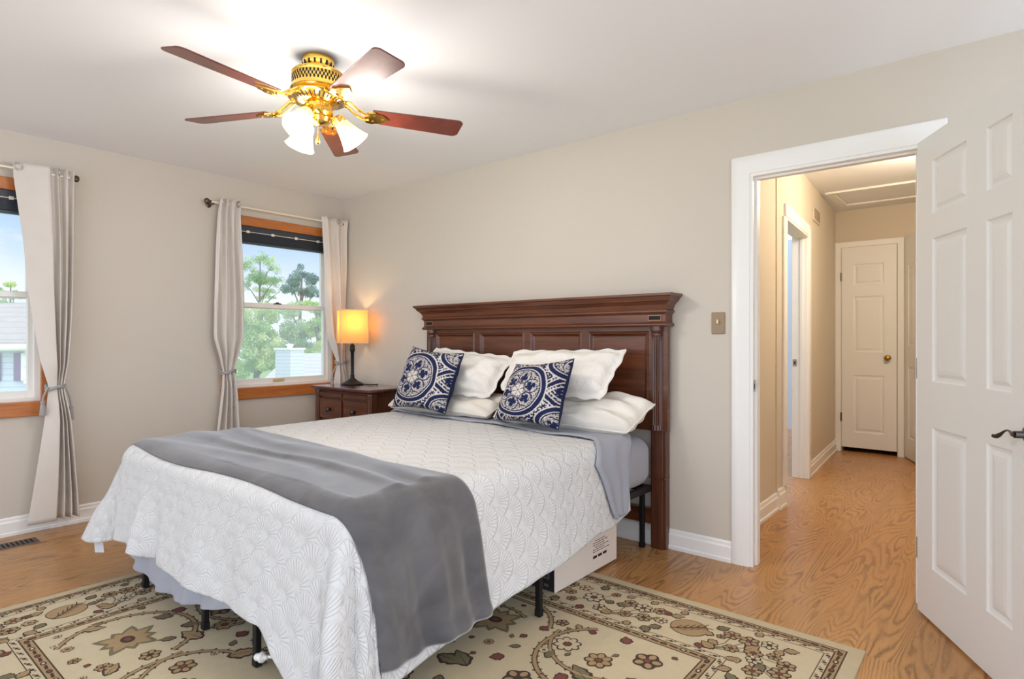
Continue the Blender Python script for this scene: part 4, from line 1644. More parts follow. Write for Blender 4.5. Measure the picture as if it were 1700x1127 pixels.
for k, ang in enumerate((62, 134, 206, 278, 350)):
    a = R(ang)
    rd, tg = Vector((math.cos(a), math.sin(a), 0)), Vector((-math.sin(a), math.cos(a), 0))
    up = (Vector((0, 0, 1)) + tg * .21).normalized()
    wd = rd.cross(up).normalized()
    mb = MB()
    outl = []
    r0, r1 = .235, .665
    half = lambda t: .052 + .016 * t
    N = 10
    for i in range(N + 1):
        t = i / N; outl.append((r0 + (r1 - .03 - r0) * t, half(t)))
    for q in range(1, 6):
        b = PI / 2 * (1 - q / 6); outl.append((r1 - .03 + .03 * math.cos(b), half(1) - .03 + .03 * math.sin(b)))
    outl += [(x, -y) for x, y in outl[::-1]]
    base = FC + Vector((0, 0, BLZ))
    mb.prism(outl, lambda p, q, t: base + rd * p + wd * q + up * t, .006)
    bl = mb.build('blade', M['blade'], fan, bevel=.0015)
    mb = MB()
    zz = Vector((0, 0, 1))
    pts = [FC + rd * .10 + zz * 2.262, FC + rd * .135 + zz * 2.252, FC + rd * .17 + zz * 2.225, FC + rd * .20 + zz * 2.210, FC + rd * .225 + zz * 2.208]
    for sg in (-1, 1):
        q = [p + wd * sg * (.012 + .012 * math.sin(i / 4 * PI)) for i, p in enumerate(pts)]
        mb.tube(q, [.009, .008, .007, .008, .009], 8)
    orn = [(.205, .020), (.215, .040), (.245, .046), (.262, .034), (.285, .030), (.300, .014), (.318, 0)]
    orn += [(x, -y) for x, y in orn[::-1][1:]]
    mb.prism(orn, lambda p, q, t: base + rd * p + wd * q - up * (.001 + t), .007)
    for x_, y_ in ((.245, .022), (.245, -.022), (.288, 0)):
        mb.lathe([(0, .0095), (.005, .009), (.006, .006)], base + rd * x_ + wd * y_, 10, -up)
    mb.build('blade_iron', M['brass'], bl, smooth=40)


def frosted():
    m = bpy.data.materials.new('frosted_glass'); m.use_nodes = True
    nt = m.node_tree; nt.nodes.clear()
    out = nt.nodes.new('ShaderNodeOutputMaterial')
    tl = nt.nodes.new('ShaderNodeBsdfTranslucent'); df = nt.nodes.new('ShaderNodeBsdfDiffuse'); em = nt.nodes.new('ShaderNodeEmission')
    n = noise(nt, pos(nt), 40.0, 2.0)
    nt.links.new(cmix(nt, n, lin(208, 186, 150), lin(220, 200, 168)), tl.inputs[0])
    df.inputs[0].default_value = lin(186, 176, 160)
    em.inputs[0].default_value = lin(255, 228, 186); em.inputs[1].default_value = .25
    a = nt.nodes.new('ShaderNodeMixShader'); a.inputs[0].default_value = .45
    b = nt.nodes.new('ShaderNodeAddShader')
    nt.links.new(tl.outputs[0], a.inputs[1]); nt.links.new(df.outputs[0], a.inputs[2])
    nt.links.new(a.outputs[0], b.inputs[0]); nt.links.new(em.outputs[0], b.inputs[1]); nt.links.new(b.outputs[0], out.inputs[0])
    return m


M['frost'] = frosted()
M['bulb'] = emit_mat('lit_bulb', (255, 232, 196), 14.0)
for ang in (-62, 58, 178):
    a = R(ang)
    rd = Vector((math.cos(a), math.sin(a), 0))
    dn_ = (rd * .62 + Vector((0, 0, -.78))).normalized()
    p0 = FC + rd * .045 + Vector((0, 0, 2.178))
    p1 = p0 + rd * .045 + Vector((0, 0, -.006))
    mb = MB(); mb.tube([p0, p0 + rd * .025 + Vector((0, 0, .004)), p1], .009, 10)
    mb.lathe([(.016, -.02), (.030, -.012), (.032, .012), (.028, .016)], p1, 24, dn_)
    for q in range(3):
        b = 2 * PI * q / 3
        u_ = dn_.orthogonal().normalized(); w_ = dn_.cross(u_)
        c_ = u_ * math.cos(b) + w_ * math.sin(b)
        mb.tube([p1 + c_ * .030, p1 + c_ * .042], .004, 8)
    arm = mb.build('light_arm', M['brass'], fan, smooth=45)
    mb = MB()
    mb.lathe([(.026, .0), (.030, .012), (.036, .035), (.044, .062), (.052, .085), (.060, .105), (.068, .118), (.066, .119), (.058, .105), (.042, .062), (.034, .035), (.024, .004)], p1, 48, dn_,
             flute=lambda j, h: (.014 * math.sin(j * 2 * PI / 48 * 8) * min(1, max(0, h) / .08)), capends=False)
    gs = mb.build('glass_shade', M['frost'], fan, smooth=60)
    mb = MB(); mb.lathe([(0, .0), (.012, .004), (.013, .02), (.024, .045), (.028, .062), (.022, .08), (0, .09)], p1, 20, dn_)
    mb.build('bulb', M['bulb'], gs, smooth=60)
    ld = bpy.data.lights.new('fan_bulb', 'POINT'); ld.energy = 12.5; ld.color = (1, .95, .88); ld.shadow_soft_size = .11
    lo = bpy.data.objects.new('fan_bulb', ld); COL.objects.link(lo); lo.parent = fan
    lo.location = (p1 + dn_ * .125) - Vector((FX, FY, CH))
pc = FC + Vector((.028, -.020, 0))
mb = MB(); mb.tube([pc + Vector((0, 0, 2.16)), pc + Vector((0, 0, 2.092))], .0014, 6)
ch = mb.build('pull_chain', M['brass'], fan)
mb = MB(); mb.lathe([(0, 2.093), (.003, 2.091), (.004, 2.082), (.009, 2.062), (.010, 2.054), (.006, 2.047), (0, 2.045)], pc, 16)
mb.build('pull_fob', M['brass'], ch, smooth=60)

# ------------------------------------------------------------------ box and cables under the bed
bx = thing('storage_box', 'white cardboard box pushed under the right side of the bed', 'box', (2.80, -.655, RUGT))
M['carton'] = mat('white_card', (226, 214, 202), .7, var=.03)
BXA, BXB, BYA, BYB = 2.56, 3.030, -.940, -.372
mb = MB(); mb.box(BXA, BXB, BYA, BYB, RUGT, .300)
mb.build('carton', M['carton'], bx, bevel=.003)
mb = MB()
mb.box(BXA + .004, BXB - .004, BYA - .003, BYA - .0005, RUGT + .004, .296)
for a in ((BXA + .03, BXB - .03, .070, .078), (BXA + .03, BXB - .03, .262, .270), (BXA + .03, BXA + .038, .078, .262), (BXB - .038, BXB - .03, .078, .262)):
    mb.box(a[0], a[1], BYA - .0055, BYA - .003, a[2], a[3], 1)
for i in range(7):
    mb.box(BXB - .06 - i * .05, BXB - .035 - i * .05, BYA - .0045, BYA - .003, .034, .046, 1)
mb.build('printed_end', [mat('black_print', (30, 30, 34), .5), mat('grey_print', (92, 92, 96), .5)], bx)['label'] = 'black printed end panel'
mb = MB()
rng = random.Random(4)
yR = -.61
for k, (z, n, w_, hh) in enumerate(((.162, 4, .028, .0030), (.151, 5, .026, .0030), (.140, 4, .030, .0030), (.129, 5, .024, .0030), (.118, 4, .026, .0030), (.107, 5, .030, .0030))):
    y = yR + .02 * (k % 3 == 0)
    for i in range(n):
        l = w_ * rng.uniform(.6, 1.1)
        mb.box(BXB, BXB + .0008, y, y + l, z, z + hh); y += l + .006
y = yR
for i in range(3):
    mb.box(BXB, BXB + .0008, y, y + .036, .076, .089); y += .048
mb.build('shipping_print', M['dark'], bx)['label'] = 'small lines of black print'

cb = thing('power_cable', 'white cables and a plug bundled under the foot of the bed', 'cable', (2.66, -2.02, RUGT))
mb = MB()
for k in range(3):
    mb.tube([(2.60 + .02 * k, -2.11 + .01 * k, .30), (2.61 + .025 * k, -2.11, .20), (2.64 + .03 * k, -2.10 + .02 * k, .12 + .015 * k), (2.76, -2.0, .085 + .01 * k), (2.95, -1.9, .075)], .0048, 8)
mb.tube([(2.635, -2.125, .075), (2.72, -2.09, .088), (2.90, -1.98, .10)], .005, 8)
mb.build('cord', M['piping'], cb, smooth=60)
mb = MB(); mb.lathe([(0, 0), (.010, 0), (.013, .006), (.013, .020), (.018, .024), (.018, .034), (.010, .040), (.006, .052)], (2.60, -2.142, .070), 16, (.9, .32, .12))
mb.build('plug', M['vinyl'], cb, smooth=50)
mb = MB(); mb.tube([(2.60, -2.03, .29), (2.62, -2.03, .15), (2.66, -2.03, .03), (2.80, -1.95, .018)], .0055, 8); mb.build('brown_lead', mat('brown_lead', (110, 62, 38), .5), cb, smooth=60)

# ------------------------------------------------------------------ rug
RX0, RX1, RY0, RY1 = 1.250, 4.222, -3.03, -.602
CR = [mat('rug_cream', (192, 175, 140), .95, var=.07, vscale=30, bstr=.6, bscale=500, sheen=.2), mat('rug_dark', (68, 48, 38), .95, var=.12, vscale=40),
      mat('rug_tan', (158, 132, 94), .95, var=.08, vscale=40), mat('rug_olive', (114, 104, 76), .95, var=.08, vscale=40), mat('rug_red', (116, 64, 55), .95, var=.08, vscale=40), mat('rug_edge', (184, 169, 138), .95, var=.06, vscale=40, bstr=.5, bscale=400)]
mb = MB()
mb.box(RX0, RX1, RY0, RY1, 0.0005, .0085, 5)
LAY = [.0087, .0091, .0095, .0099, .0103]


CNT = [0]


def poly(pts, lay, mi):
    CNT[0] += 1
    z = LAY[lay] + (CNT[0] % 70) * 5e-6
    mb.add([(x, y, z) for x, y in pts], [tuple(range(len(pts)))], mi)


def rect(x0, x1, y0, y1, lay, mi):
    poly([(x0, y0), (x1, y0), (x1, y1), (x0, y1)], lay, mi)


def frame(ins, w, lay, mi):
    a, b, c, d = RX0 + ins, RX1 - ins, RY0 + ins, RY1 - ins
    rect(a, b, d - w, d, lay, mi); rect(a, b, c, c + w, lay, mi)
    rect(a, a + w, c + w, d - w, lay, mi); rect(b - w, b, c + w, d - w, lay, mi)


rect(RX0 + .05, RX1 - .05, RY0 + .05, RY1 - .05, 0, 0)
rng = random.Random(11)


def blob(cx, cy, pts, lay, mi):
    poly([(cx + x, cy + y) for x, y in pts], lay, mi)


def flower(cx, cy, r, n=6, rot=0.0, fill=2, core=4, line=1):
    def ringp(k, off=0.0):
        return [(k * r * (.78 + .22 * abs(math.cos(n * (a - rot) / 2))) * math.cos(a), k * r * (.78 + .22 * abs(math.cos(n * (a - rot) / 2))) * math.sin(a)) for a in [2 * PI * i / (n * 6) for i in range(n * 6)]]
    blob(cx, cy, ringp(1.0), 1, line)
    # separate petals leave dark outlines between them
    for i in range(n):
        a = rot + 2 * PI * i / n
        px, py = cx + .58 * r * math.cos(a), cy + .58 * r * math.sin(a)
        blob(px, py, [(.30 * r * math.cos(t) * math.cos(a) - .23 * r * math.sin(t) * math.sin(a) * 1.0, .30 * r * math.cos(t) * math.sin(a) + .23 * r * math.sin(t) * math.cos(a)) for t in [2 * PI * q / 10 for q in range(10)]], 2, fill)
    blob(cx, cy, [(.22 * r * math.cos(t), .22 * r * math.sin(t)) for t in [2 * PI * q / 8 for q in range(8)]], 3, core)


def leaf(cx, cy, L, rot, fill=3, line=1, wid=.36, vein=True):
    c, s_ = math.cos(rot), math.sin(rot)
    def T(a, b): return (cx + a * c - b * s_, cy + a * s_ + b * c)
    def outline(k, L0):
        up = [(L0 * t, k * wid * L * math.sin(PI * t ** .8) * (1 + .14 * math.sin(t * 22))) for t in [i / 10 for i in range(11)]]
        return up + [(x, -y) for x, y in up[::-1][1:-1]]
    poly([T(a - .02 * L, b) for a, b in outline(1.0, L)], 1, line)
    poly([T(a + .06 * L, b) for a, b in outline(.68, L * .86)], 2, fill)
    if vein:
        poly([T(.05 * L, .016 * L), T(.05 * L, -.016 * L), T(.85 * L, 0)], 3, line)


def strip(pts, w, lay, mi):
    for (x0, y0), (x1, y1) in zip(pts, pts[1:]):
        dx, dy = x1 - x0, y1 - y0; l = math.hypot(dx, dy) or 1
        nx, ny = -dy / l * w / 2, dx / l * w / 2
        poly([(x0 - nx, y0 - ny), (x1 - nx, y1 - ny), (x1 + nx, y1 + ny), (x0 + nx, y0 + ny)], lay, mi)


def vine(pts, w=.022):
    strip(pts, w, 1, 1); strip(pts, w * .62, 2, 2)
    acc = 0
    for (x0, y0), (x1, y1) in zip(pts, pts[1:]):
        acc += math.hypot(x1 - x0, y1 - y0)
        if acc > .035:
            acc = 0
            for sg in (1, -1):
                dx, dy = x1 - x0, y1 - y0; l = math.hypot(dx, dy)
                ux, uy = dx / l, dy / l
                q = (x0 - uy * sg * w * .5, y0 + ux * sg * w * .5)
                poly([(q[0], q[1]), (q[0] + ux * .012, q[1] + uy * .012), (q[0] + ux * .012 - uy * sg * .010, q[1] + uy * .012 + ux * sg * .010)], 1, 1)


def palmette(cx, cy, r, rot, n=9):
    for lay, k, mi in ((1, 1.0, 3), (2, .78, 2)):
        for i in range(n):
            a = rot + 2 * PI * i / n
            L = r * k * (1.0 if i % 2 == 0 else .8)
            tip = (cx + L * math.cos(a), cy + L * math.sin(a))
            w = r * .22 * k
            q = []
            for t, ww in ((0, .3), (.35, .9), (.6, 1.0), (.8, .6), (1, 0)):
                q.append((cx + L * t * math.cos(a) - w * ww * math.sin(a), cy + L * t * math.sin(a) + w * ww * math.cos(a)))
            q += [(cx + L * t * math.cos(a) + w * ww * math.sin(a), cy + L * t * math.sin(a) - w * ww * math.cos(a)) for t, ww in ((.8, .6), (.6, 1.0), (.35, .9), (0, .3))]
            poly(q, lay, mi)
    blob(cx, cy, [(.26 * r * math.cos(t), .2 * r * math.sin(t)) for t in [2 * PI * q / 12 for q in range(12)]], 3, 1)
    blob(cx, cy, [(.13 * r * math.cos(t), .1 * r * math.sin(t)) for t in [2 * PI * q / 10 for q in range(10)]], 4, 4)


# guard bands
for ins, w, mi in ((.050, .005, 1), (.055, .030, 2), (.085, .005, 1), (.115, .003, 1), (.382, .003, 1), (.412, .005, 1), (.417, .032, 2), (.449, .005, 1)):
    frame(ins, w, 1, mi)


def along(ins, step, fn):
    a, b, c, d = RX0 + ins, RX1 - ins, RY0 + ins, RY1 - ins
    for (x0, y0), (x1, y1) in (((a, d), (b, d)), ((b, d), (b, c)), ((b, c), (a, c)), ((a, c), (a, d))):
        L = math.hypot(x1 - x0, y1 - y0); n = max(1, round(L / step))
        ang = math.atan2(y1 - y0, x1 - x0)
        for i in range(n):
            t = (i + .5) / n
            fn(x0 + (x1 - x0) * t, y0 + (y1 - y0) * t, ang, i)


def chain(cx, cy, ang, i):
    c, s_ = math.cos(ang), math.sin(ang)
    def T(a, b): return (cx + a * c - b * s_, cy + a * s_ + b * c)
    if i % 2 == 0:
        poly([T(.016 * math.cos(t), .010 * math.sin(t)) for t in [2 * PI * q / 10 for q in range(10)]], 2, 1)
        poly([T(.008 * math.cos(t), .005 * math.sin(t)) for t in [2 * PI * q / 8 for q in range(8)]], 3, 0 if i % 4 else 4)
    else:
        poly([T(-.018, -.003), T(.018, -.006), T(.02, .003), T(-.014, .007)], 2, 1)


along(.070, .036, chain)
along(.433, .040, chain)


def sprig(cx, cy, ang, i):
    c, s_ = math.cos(ang), math.sin(ang)
    for a, b, r in ((0, 0, .009), (.014, .006, .006), (-.014, -.005, .006)):
        x, y = cx + a * c - b * s_, cy + a * s_ + b * c
        blob(x, y, [(r * math.cos(t), r * .7 * math.sin(t)) for t in [2 * PI * q / 7 for q in range(7)]], 2, 1 if b == 0 else (4 if i % 3 == 0 else 3))


along(.101, .058, sprig)
along(.397, .058, sprig)


def border(cx, cy, ang, i):
    c, s_ = math.cos(ang), math.sin(ang)
    K = 1.22
    def T(a, b): return (cx + K * (a * c - b * s_), cy + K * (a * s_ + b * c))
    k = i % 4
    r_ = random.Random(i * 7 + int(cx * 10))
    def fl(a, b, r, n=6, core=4):
        x, y = T(a, b); flower(x, y, r * K, n, r_.random(), r_.choice((2, 2, 2, 0)), core)
    def lf(a, b, L, q, f=None, vein=True):
        x, y = T(a, b); leaf(x, y, L * K, ang + q, f if f is not None else r_.choice((3, 2, 2)), 1, .38, vein)
    if k in (0, 2):
        for a, b in ((0, .03), (.055, .045), (-.052, .035), (.03, -.035), (-.035, -.045), (.085, -.01)):
            strip([T(-.09, -.085), T(a * .5 - .03, b * .4 - .04), T(a, b)], .005, 1, 3)
        for a, b, r in ((0, .035, .034), (.058, .05, .028), (-.054, .04, .030), (.034, -.03, .030), (-.03, -.045, .026), (.09, -.012, .024)):
            fl(a, b, r, 6, r_.choice((4, 1)))
        for a, b, L, q in ((-.07, -.085, .06, 2.6), (.10, .045, .05, .4), (.06, -.08, .05, -.9), (-.10, .0, .045, 3.0), (.01, .082, .04, 1.4), (.0, -.085, .04, -1.2)):
            lf(a, b, L, q)
    elif k == 1:
        pts = [(.062 * math.cos(t), .058 * math.sin(t)) for t in [2 * PI * q / 24 for q in range(24)]]
        poly([T(a, b) for a, b in pts], 1, 1)
        poly([T(a * .95, b * .95) for a, b in pts], 2, 2)
        strip([T(-.05, -.04), T(.0, .0), T(.045, .037)], .006, 3, 1)
        for q in range(5):
            t = -.034 + q * .017
            strip([T(t, t * .85), T(t + .010, t * .85 + .032)], .004, 3, 1); strip([T(t, t * .85), T(t + .034, t * .85 + .008)], .004, 3, 1)
        for a, b, L, q, f in ((.075, .05, .05, .8, 3), (-.075, -.05, .05, 3.9, 3), (.08, -.03, .045, -.6, 2), (-.085, .04, .045, 2.5, 4), (.06, -.075, .04, -1.0, 4), (-.05, .075, .04, 1.8, 2)):
            lf(a, b, L, q, f)
        fl(.105, .01, .018, 5); fl(-.11, -.01, .016, 5)
    else:
        for a, b, r in ((-.07, .05, .026), (.06, -.06, .028), (.05, .07, .020), (-.06, -.06, .022)):
            strip([T(0, 0), T(a * .5 + .01, b * .5), T(a, b)], .005, 1, 3)
        for a, b, r in ((0, 0, .042), (-.07, .05, .026), (.06, -.06, .028), (.055, .07, .020), (-.06, -.06, .022)):
            fl(a, b, r, 7 if r > .03 else 5)
        for a, b, L, q, f in ((-.01, .075, .05, 1.5, 3), (-.10, -.005, .05, 3.0, 2), (.09, .01, .055, .1, 3), (.0, -.08, .045, -1.6, 4), (.095, .075, .04, .8, 2), (-.1, -.08, .04, 3.8, 3)):
            lf(a, b, L, q, f)


along(.250, .232, border)

# field: scrolling vines, palmettes, rosettes, drifting leaves
fx0, fx1, fy0, fy1 = RX0 + .47, RX1 - .47, RY0 + .47, RY1 - .47


def infield(x, y, m=.0):
    return fx0 + m < x < fx1 - m and fy0 + m < y < fy1 - m


def arc_pts(cx, cy, r, a0, a1, n=20):
    return [(cx + r * math.cos(a0 + (a1 - a0) * i / n), cy + r * math.sin(a0 + (a1 - a0) * i / n)) for i in range(n + 1)]


taken = []
gx_ = [fx0 + .26 + i * .50 for i in range(4)]
gy_ = [fy0 + .22 + j * .52 for j in range(3)]
for i, gx0 in enumerate(gx_):
    for j, gy0 in enumerate(gy_):
        sgn = 1 if (i + j) % 2 == 0 else -1
        pts = [p for p in arc_pts(gx0, gy0, .235, R(20 * sgn), R(250 * sgn)) if infield(*p, .01)]
        if len(pts) > 3: vine(pts)
        pts = [p for p in arc_pts(gx0 + .48, gy0 + .1 * sgn, .22, R(180), R(180 + 120 * sgn)) if infield(*p, .01)]
        if len(pts) > 3: vine(pts, .018)
        if (i + j) % 2 == 0 and infield(gx0, gy0, .1):
            palmette(gx0, gy0, .125, rng.random() * 6); taken.append((gx0, gy0, .14))
        else:
            flower(gx0, gy0, .055, 7, 0, 2, 4); taken.append((gx0, gy0, .07))
for _ in range(6000):
    x, y = rng.uniform(fx0, fx1), rng.uniform(fy0, fy1)
    r = (.066, .056, .046, .036, .027, .019)[_ * 6 // 6000]
    if not infield(x, y, r) or any(math.hypot(x - a, y - b) < r + c + .005 for a, b, c in taken):
        continue
    if any(abs(math.hypot(x - a, y - b) - .235) < r * .6 for a in gx_ for b in gy_):
        continue
    taken.append((x, y, r))
    q = rng.random()
    if q < .4:
        leaf(x - r * .8, y, r * 1.9, rng.random() * 6.28, rng.choice((3, 2, 3)), 1, .30)
    elif q < .75:
        flower(x, y, r * .85, rng.choice((5, 6, 8)), rng.random(), rng.choice((2, 0, 2)), rng.choice((4, 1)))
    else:
        leaf(x, y, r * 1.1, rng.random() * 6.28, 4, 1, .42, False)
rug = mb.build('area_rug', CR)
tag(rug, 'cream and brown floral bordered rug under the bed', 'rug')

# ------------------------------------------------------------------ outdoors
mb = MB(); mb.box(-120, -1.2, -70, 110, -3.3, -3.2)
struct(mb.build('ground', mat('lawn', (132, 158, 92), .9, var=.2, vscale=2)))


def leaf_mat(name, a, b):
    m = bpy.data.materials.new(name); m.use_nodes = True
    nt = m.node_tree; nt.nodes.clear()
    out = nt.nodes.new('ShaderNodeOutputMaterial')
    df = nt.nodes.new('ShaderNodeBsdfDiffuse'); tl = nt.nodes.new('ShaderNodeBsdfTranslucent'); mx = nt.nodes.new('ShaderNodeMixShader')
    c = cmix(nt, noise(nt, pos(nt), .9, 3.0).sstep(.35, .65), lin(*a), lin(*b))
    nt.links.new(c, df.inputs[0]); nt.links.new(c, tl.inputs[0]); mx.inputs[0].default_value = .4
    nt.links.new(df.outputs[0], mx.inputs[1]); nt.links.new(tl.outputs[0], mx.inputs[2]); nt.links.new(mx.outputs[0], out.inputs[0])
    return m


LEAF = [leaf_mat('leaf_pale', (160, 190, 152), (206, 220, 178)), leaf_mat('leaf_dark', (116, 144, 142), (164, 188, 176)), leaf_mat('leaf_bright', (158, 194, 128), (216, 226, 164))]
BARK = mat('bark', (128, 116, 108), .9, var=.2)


def tree(label, base, clumps, lm, n, size, seed, trunk_r=.16, group=None):
    """clumps: (centre, rx, rz); leaves are scattered through them, boughs lead to each"""
    rg = random.Random(seed)
    base = Vector(base)
    t = thing('tree', label, 'tree', tuple(base), group)
    mb = MB()
    top = max(clumps, key=lambda c: c[0].z)[0]
    pts = [base, base.lerp(top, .35) + Vector((.1, -.1, 0)), base.lerp(top, .7), top]
    mb.tube(pts, [trunk_r, trunk_r * .8, trunk_r * .5, trunk_r * .2], 8)
    for c, rx, rz in clumps:
        k = min(.9, max(.3, (c.z - base.z) / max(.1, top.z - base.z) - .15))
        s0 = base.lerp(top, k)
        mb.tube([s0, s0.lerp(c, .6) + Vector((0, 0, .1)), c], [trunk_r * .35, trunk_r * .2, trunk_r * .08], 6)
    mb.build('trunk', BARK, t, smooth=60)
    mb = MB()
    tot = sum(rx * rx * rz for _, rx, rz in clumps)
    sub = []
    for c, rx, rz in clumps:
        for _ in range(9):
            v = Vector((rg.gauss(0, 1), rg.gauss(0, 1), rg.gauss(0, 1))).normalized() * (.35 + .65 * rg.random())
            k = rg.uniform(.3, .62)
            sub.append((c + Vector((v.x * rx, v.y * rx, v.z * rz)), rx * k, rz * k))
    tot = sum(rx * rx * rz for _, rx, rz in sub)
    for c, rx, rz in sub:
        for _ in range(int(n * rx * rx * rz / tot)):
            v = Vector((rg.gauss(0, 1), rg.gauss(0, 1), rg.gauss(0, 1))).normalized() * rg.random() ** .45
            p = c + Vector((v.x * rx, v.y * rx, v.z * rz))
            a = Vector((rg.gauss(0, 1), rg.gauss(0, 1), rg.gauss(0, 1))).normalized(); b = a.orthogonal().normalized()
            s_ = size * rg.uniform(.6, 1.3)
            mb.add([p - a * s_, p + b * s_ * .5, p + a * s_, p - b * s_ * .5], [(0, 1, 2, 3)])
    mb.build('foliage', lm, t)
    return t


def clumps_from(list_, d):
    return [(at(px, py, d + dz), r * d / F_PX, rz * d / F_PX) for px, py, r, rz, dz in list_]


def gnd(px, d):
    p = at(px, 563.5, d); return (p.x, p.y, -3.2)


GR = 'trees beyond the houses'
tree('tall pale tree rising above the others at the left of the lamp-side window', gnd(428, 46), clumps_from([(432, 432, 18, 14, 0), (412, 444, 13, 14, 1), (452, 440, 14, 12, -1), (432, 462, 22, 14, 0), (408, 472, 12, 14, 1), (455, 468, 15, 12, 0), (440, 488, 20, 9, 1), (466, 482, 10, 8, 0)], 46), LEAF[0], 6500, .065, 1, .16, GR)
tree('dark bluish tree right of the tall pale tree', gnd(490, 44), clumps_from([(488, 458, 13, 14, 0), (502, 452, 12, 12, 1), (516, 468, 14, 14, 0), (484, 478, 13, 12, 0), (506, 484, 16, 10, 1), (526, 486, 13, 9, 0)], 44), LEAF[1], 7000, .065, 2, .18, GR)
tree('thin pale tree seen through the left window', gnd(12, 40), clumps_from([(18, 470, 10, 7, 0), (4, 486, 13, 10, 1), (26, 490, 10, 8, 0), (8, 503, 20, 8, 0), (-12, 480, 10, 12, 0)], 40), LEAF[2], 3000, .065, 3, .14, GR)
tree('bright bushy tree low at the left of the lamp-side window', gnd(420, 34), clumps_from([(412, 530, 26, 22, 0), (436, 520, 22, 18, 1), (404, 560, 26, 26, 0), (440, 565, 26, 26, 0), (420, 605, 36, 26, 0), (455, 600, 26, 22, 0)], 34), LEAF[2], 14000, .075, 4, .2, GR)
tree('bright bushy tree low behind the white chimney', gnd(490, 36), clumps_from([(478, 518, 20, 14, 0), (500, 508, 20, 10, 1), (484, 548, 24, 24, 0), (500, 585, 30, 22, 0), (470, 585, 22, 22, 0)], 36), LEAF[0], 11000, .075, 5, .2, GR)
tree('bright bushy tree low at the right edge of the lamp-side window', gnd(535, 35), clumps_from([(525, 512, 20, 12, 0), (540, 516, 16, 12, 1), (522, 545, 22, 22, 0), (545, 550, 20, 22, 0), (530, 590, 28, 22, 0)], 35), LEAF[2], 11000, .075, 6, .2, GR)

SID = None


def siding(name, col):
    m, nt, b = new_mat(name)
    x, y, z = xyz(nt, pos(nt))
    k = (z / .12) - (z / .12).floor()
    nt.links.new(cmix(nt, k.lt(.10), lin(*col), lin(*[c * .82 for c in col])), b.inputs['Base Color'])
    b.inputs['Roughness'].default_value = .6
    return m


def shingle(name, c0, c1):
    m, nt, b = new_mat(name)
    p = pos(nt); x, y, z = xyz(nt, p)
    row = (z / .13)
    k = row - row.floor()
    n = noise(nt, comb(nt, x * 3.0, y * 3.0, row.floor() * 3.7), 1.5, 3.0)
    c = cmix(nt, n, lin(*c0), lin(*c1))
    nt.links.new(cmix(nt, k.lt(.12) * .35, c, lin(90, 84, 80)), b.inputs['Base Color'])
    b.inputs['Roughness'].default_value = .9
    return m


def house(label, eL, eR, rL, rR, wall_col, roof_cols, depth_dir, wall_in=.35):
    """eaves eL..eR and ridge rL..rR of the slope that faces us; a matching slope behind"""
    eL, eR, rL, rR = map(Vector, (eL, eR, rL, rR))
    back = depth_dir
    cL, cR = rL + (rL - eL) * Vector((1, 1, -1)) if False else None, None
    h = thing('house', label, 'house', ((eL.x + eR.x) / 2, (eL.y + eR.y) / 2, -3.2))
    bL = Vector((2 * rL.x - eL.x, 2 * rL.y - eL.y, eL.z)); bR = Vector((2 * rR.x - eR.x, 2 * rR.y - eR.y, eR.z))
    mb = MB()
    t = Vector((0, 0, .14))
    for a, b, c, d in ((eL, eR, rR, rL), (bR, bL, rL, rR)):
        vs = [a, b, c, d] + [p + t for p in (a, b, c, d)]
        mb.add(vs, [(3, 2, 1, 0), (4, 5, 6, 7), (0, 1, 5, 4), (1, 2, 6, 5), (2, 3, 7, 6), (3, 0, 4, 7)])
    mb.build('roof', shingle('shingles', *roof_cols), h)
    cen = (eL + eR + bL + bR) / 4
    q = [p.lerp(Vector((cen.x, cen.y, p.z)), .06) for p in (eL, eR, bR, bL)]
    rl, rr = rL.lerp((rL + rR) / 2, .06), rR.lerp((rL + rR) / 2, .06)
    mb = MB()
    vs = [Vector((p.x, p.y, -3.2)) for p in q] + [p.copy() for p in q] + [rl - Vector((0, 0, .05)), rr - Vector((0, 0, .05))]
    mb.add(vs, [(0, 1, 5, 4), (1, 2, 6, 9, 5), (2, 3, 7, 6), (3, 0, 4, 8, 7)])
    mb.build('siding', siding('siding', wall_col), h)
    mb = MB()
    mb.tube([eL + Vector((0, 0, .03)), eR + Vector((0, 0, .03))], .07, 8)
    mb.build('gutter', M['vinyl'], h, smooth=60)
    return h, q


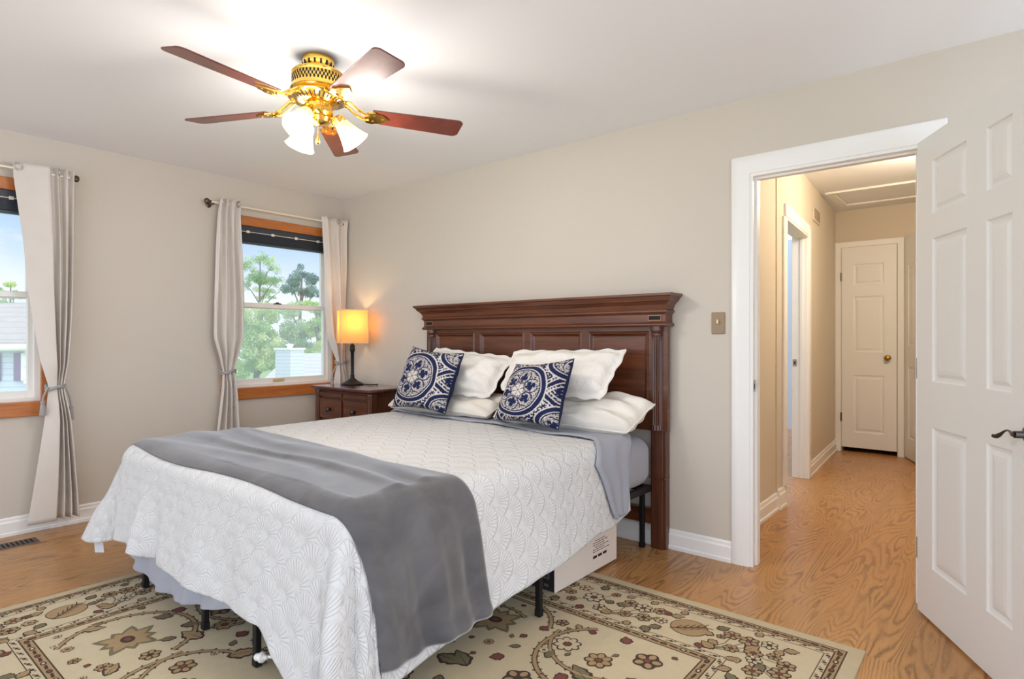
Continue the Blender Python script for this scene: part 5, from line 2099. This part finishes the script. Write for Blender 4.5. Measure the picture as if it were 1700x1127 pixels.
# the house with the white chimney
hA, q = house('pale grey roofed house with a white chimney outside the lamp-side window', at(404, 668, 21), at(640, 662, 21), at(482, 592, 27), at(640, 588, 27), (200, 206, 214), ((180, 180, 184), (200, 198, 200)), None)
cc = at(481, 610, 20.5)
mb = MB(); a_ = R(12)
ux, uy = Vector((math.cos(a_), math.sin(a_), 0)), Vector((-math.sin(a_), math.cos(a_), 0))
mb.obox((cc.x, cc.y, -1.18), ux * .36, uy * .30, (0, 0, 2.02))
mb.build('chimney', siding('chimney_siding', (206, 212, 220)), hA)
mb = MB(); mb.obox((cc.x, cc.y, .86), ux * .40, uy * .34, (0, 0, .03)); mb.lathe([(.09, 0), (.09, .08), (.13, .09), (.12, .14), (0, .16)], (cc.x, cc.y, .88), 16)
mb.build('chimney_cap', M['vinyl'], hA)

# neighbour's house outside the left window
hB, q = house("grey shingled house with purple shutters outside the left window", at(-160, 582, 11.5), at(125, 578, 11.5), at(-190, 512, 15), at(110, 512, 15), (196, 206, 218), ((162, 152, 144), (190, 180, 172)), None)
wl = (q[1] - q[0]); wl.z = 0; wl.normalize(); wn_ = Vector((wl.y, -wl.x, 0))
if wn_.dot(CAM - q[0]) < 0: wn_ = -wn_


def on_wall(px, py):
    d = (at(px, py, 1.0) - CAM)
    t = (q[0] - CAM).dot(wn_) / d.dot(wn_)
    return CAM + d * t


for k, (a, b) in enumerate(((-40, -33), (-14, 3), (26, 41), (78, 92))):
    p0, p1 = on_wall(a, 586), on_wall(b, 632)
    c_ = (p0 + p1) / 2
    mb = MB(); w_ = abs((p1 - p0).dot(wl)) / 2; h_ = abs(p1.z - p0.z) / 2
    mb.obox(c_ + wn_ * .03, wl * w_, wn_ * .02, (0, 0, h_))
    mb.build('shutter', mat('purple_shutter', (116, 84, 128), .6), hB)['label'] = 'dull purple shutter'
for a, b in ((43, 76), (-32, -16)):
    p0, p1 = on_wall(a, 586), on_wall(b, 632)
    c_ = (p0 + p1) / 2; w_ = abs((p1 - p0).dot(wl)) / 2; h_ = abs(p1.z - p0.z) / 2
    mb = MB()
    for dx, dz, hw, hh in ((0, h_, w_, .05), (0, -h_, w_, .05), (-w_, 0, .05, h_), (w_, 0, .05, h_), (0, 0, w_, .03)):
        mb.obox(c_ + wl * dx + Vector((0, 0, dz)) + wn_ * .03, wl * hw, wn_ * .03, (0, 0, hh))
    f_ = mb.build('house_window', M['vinyl'], hB)
    mb = MB(); mb.obox(c_ + wn_ * .01, wl * w_, wn_ * .008, (0, 0, h_)); mb.build('pane', mat('far_pane', (176, 192, 206), .1), f_)
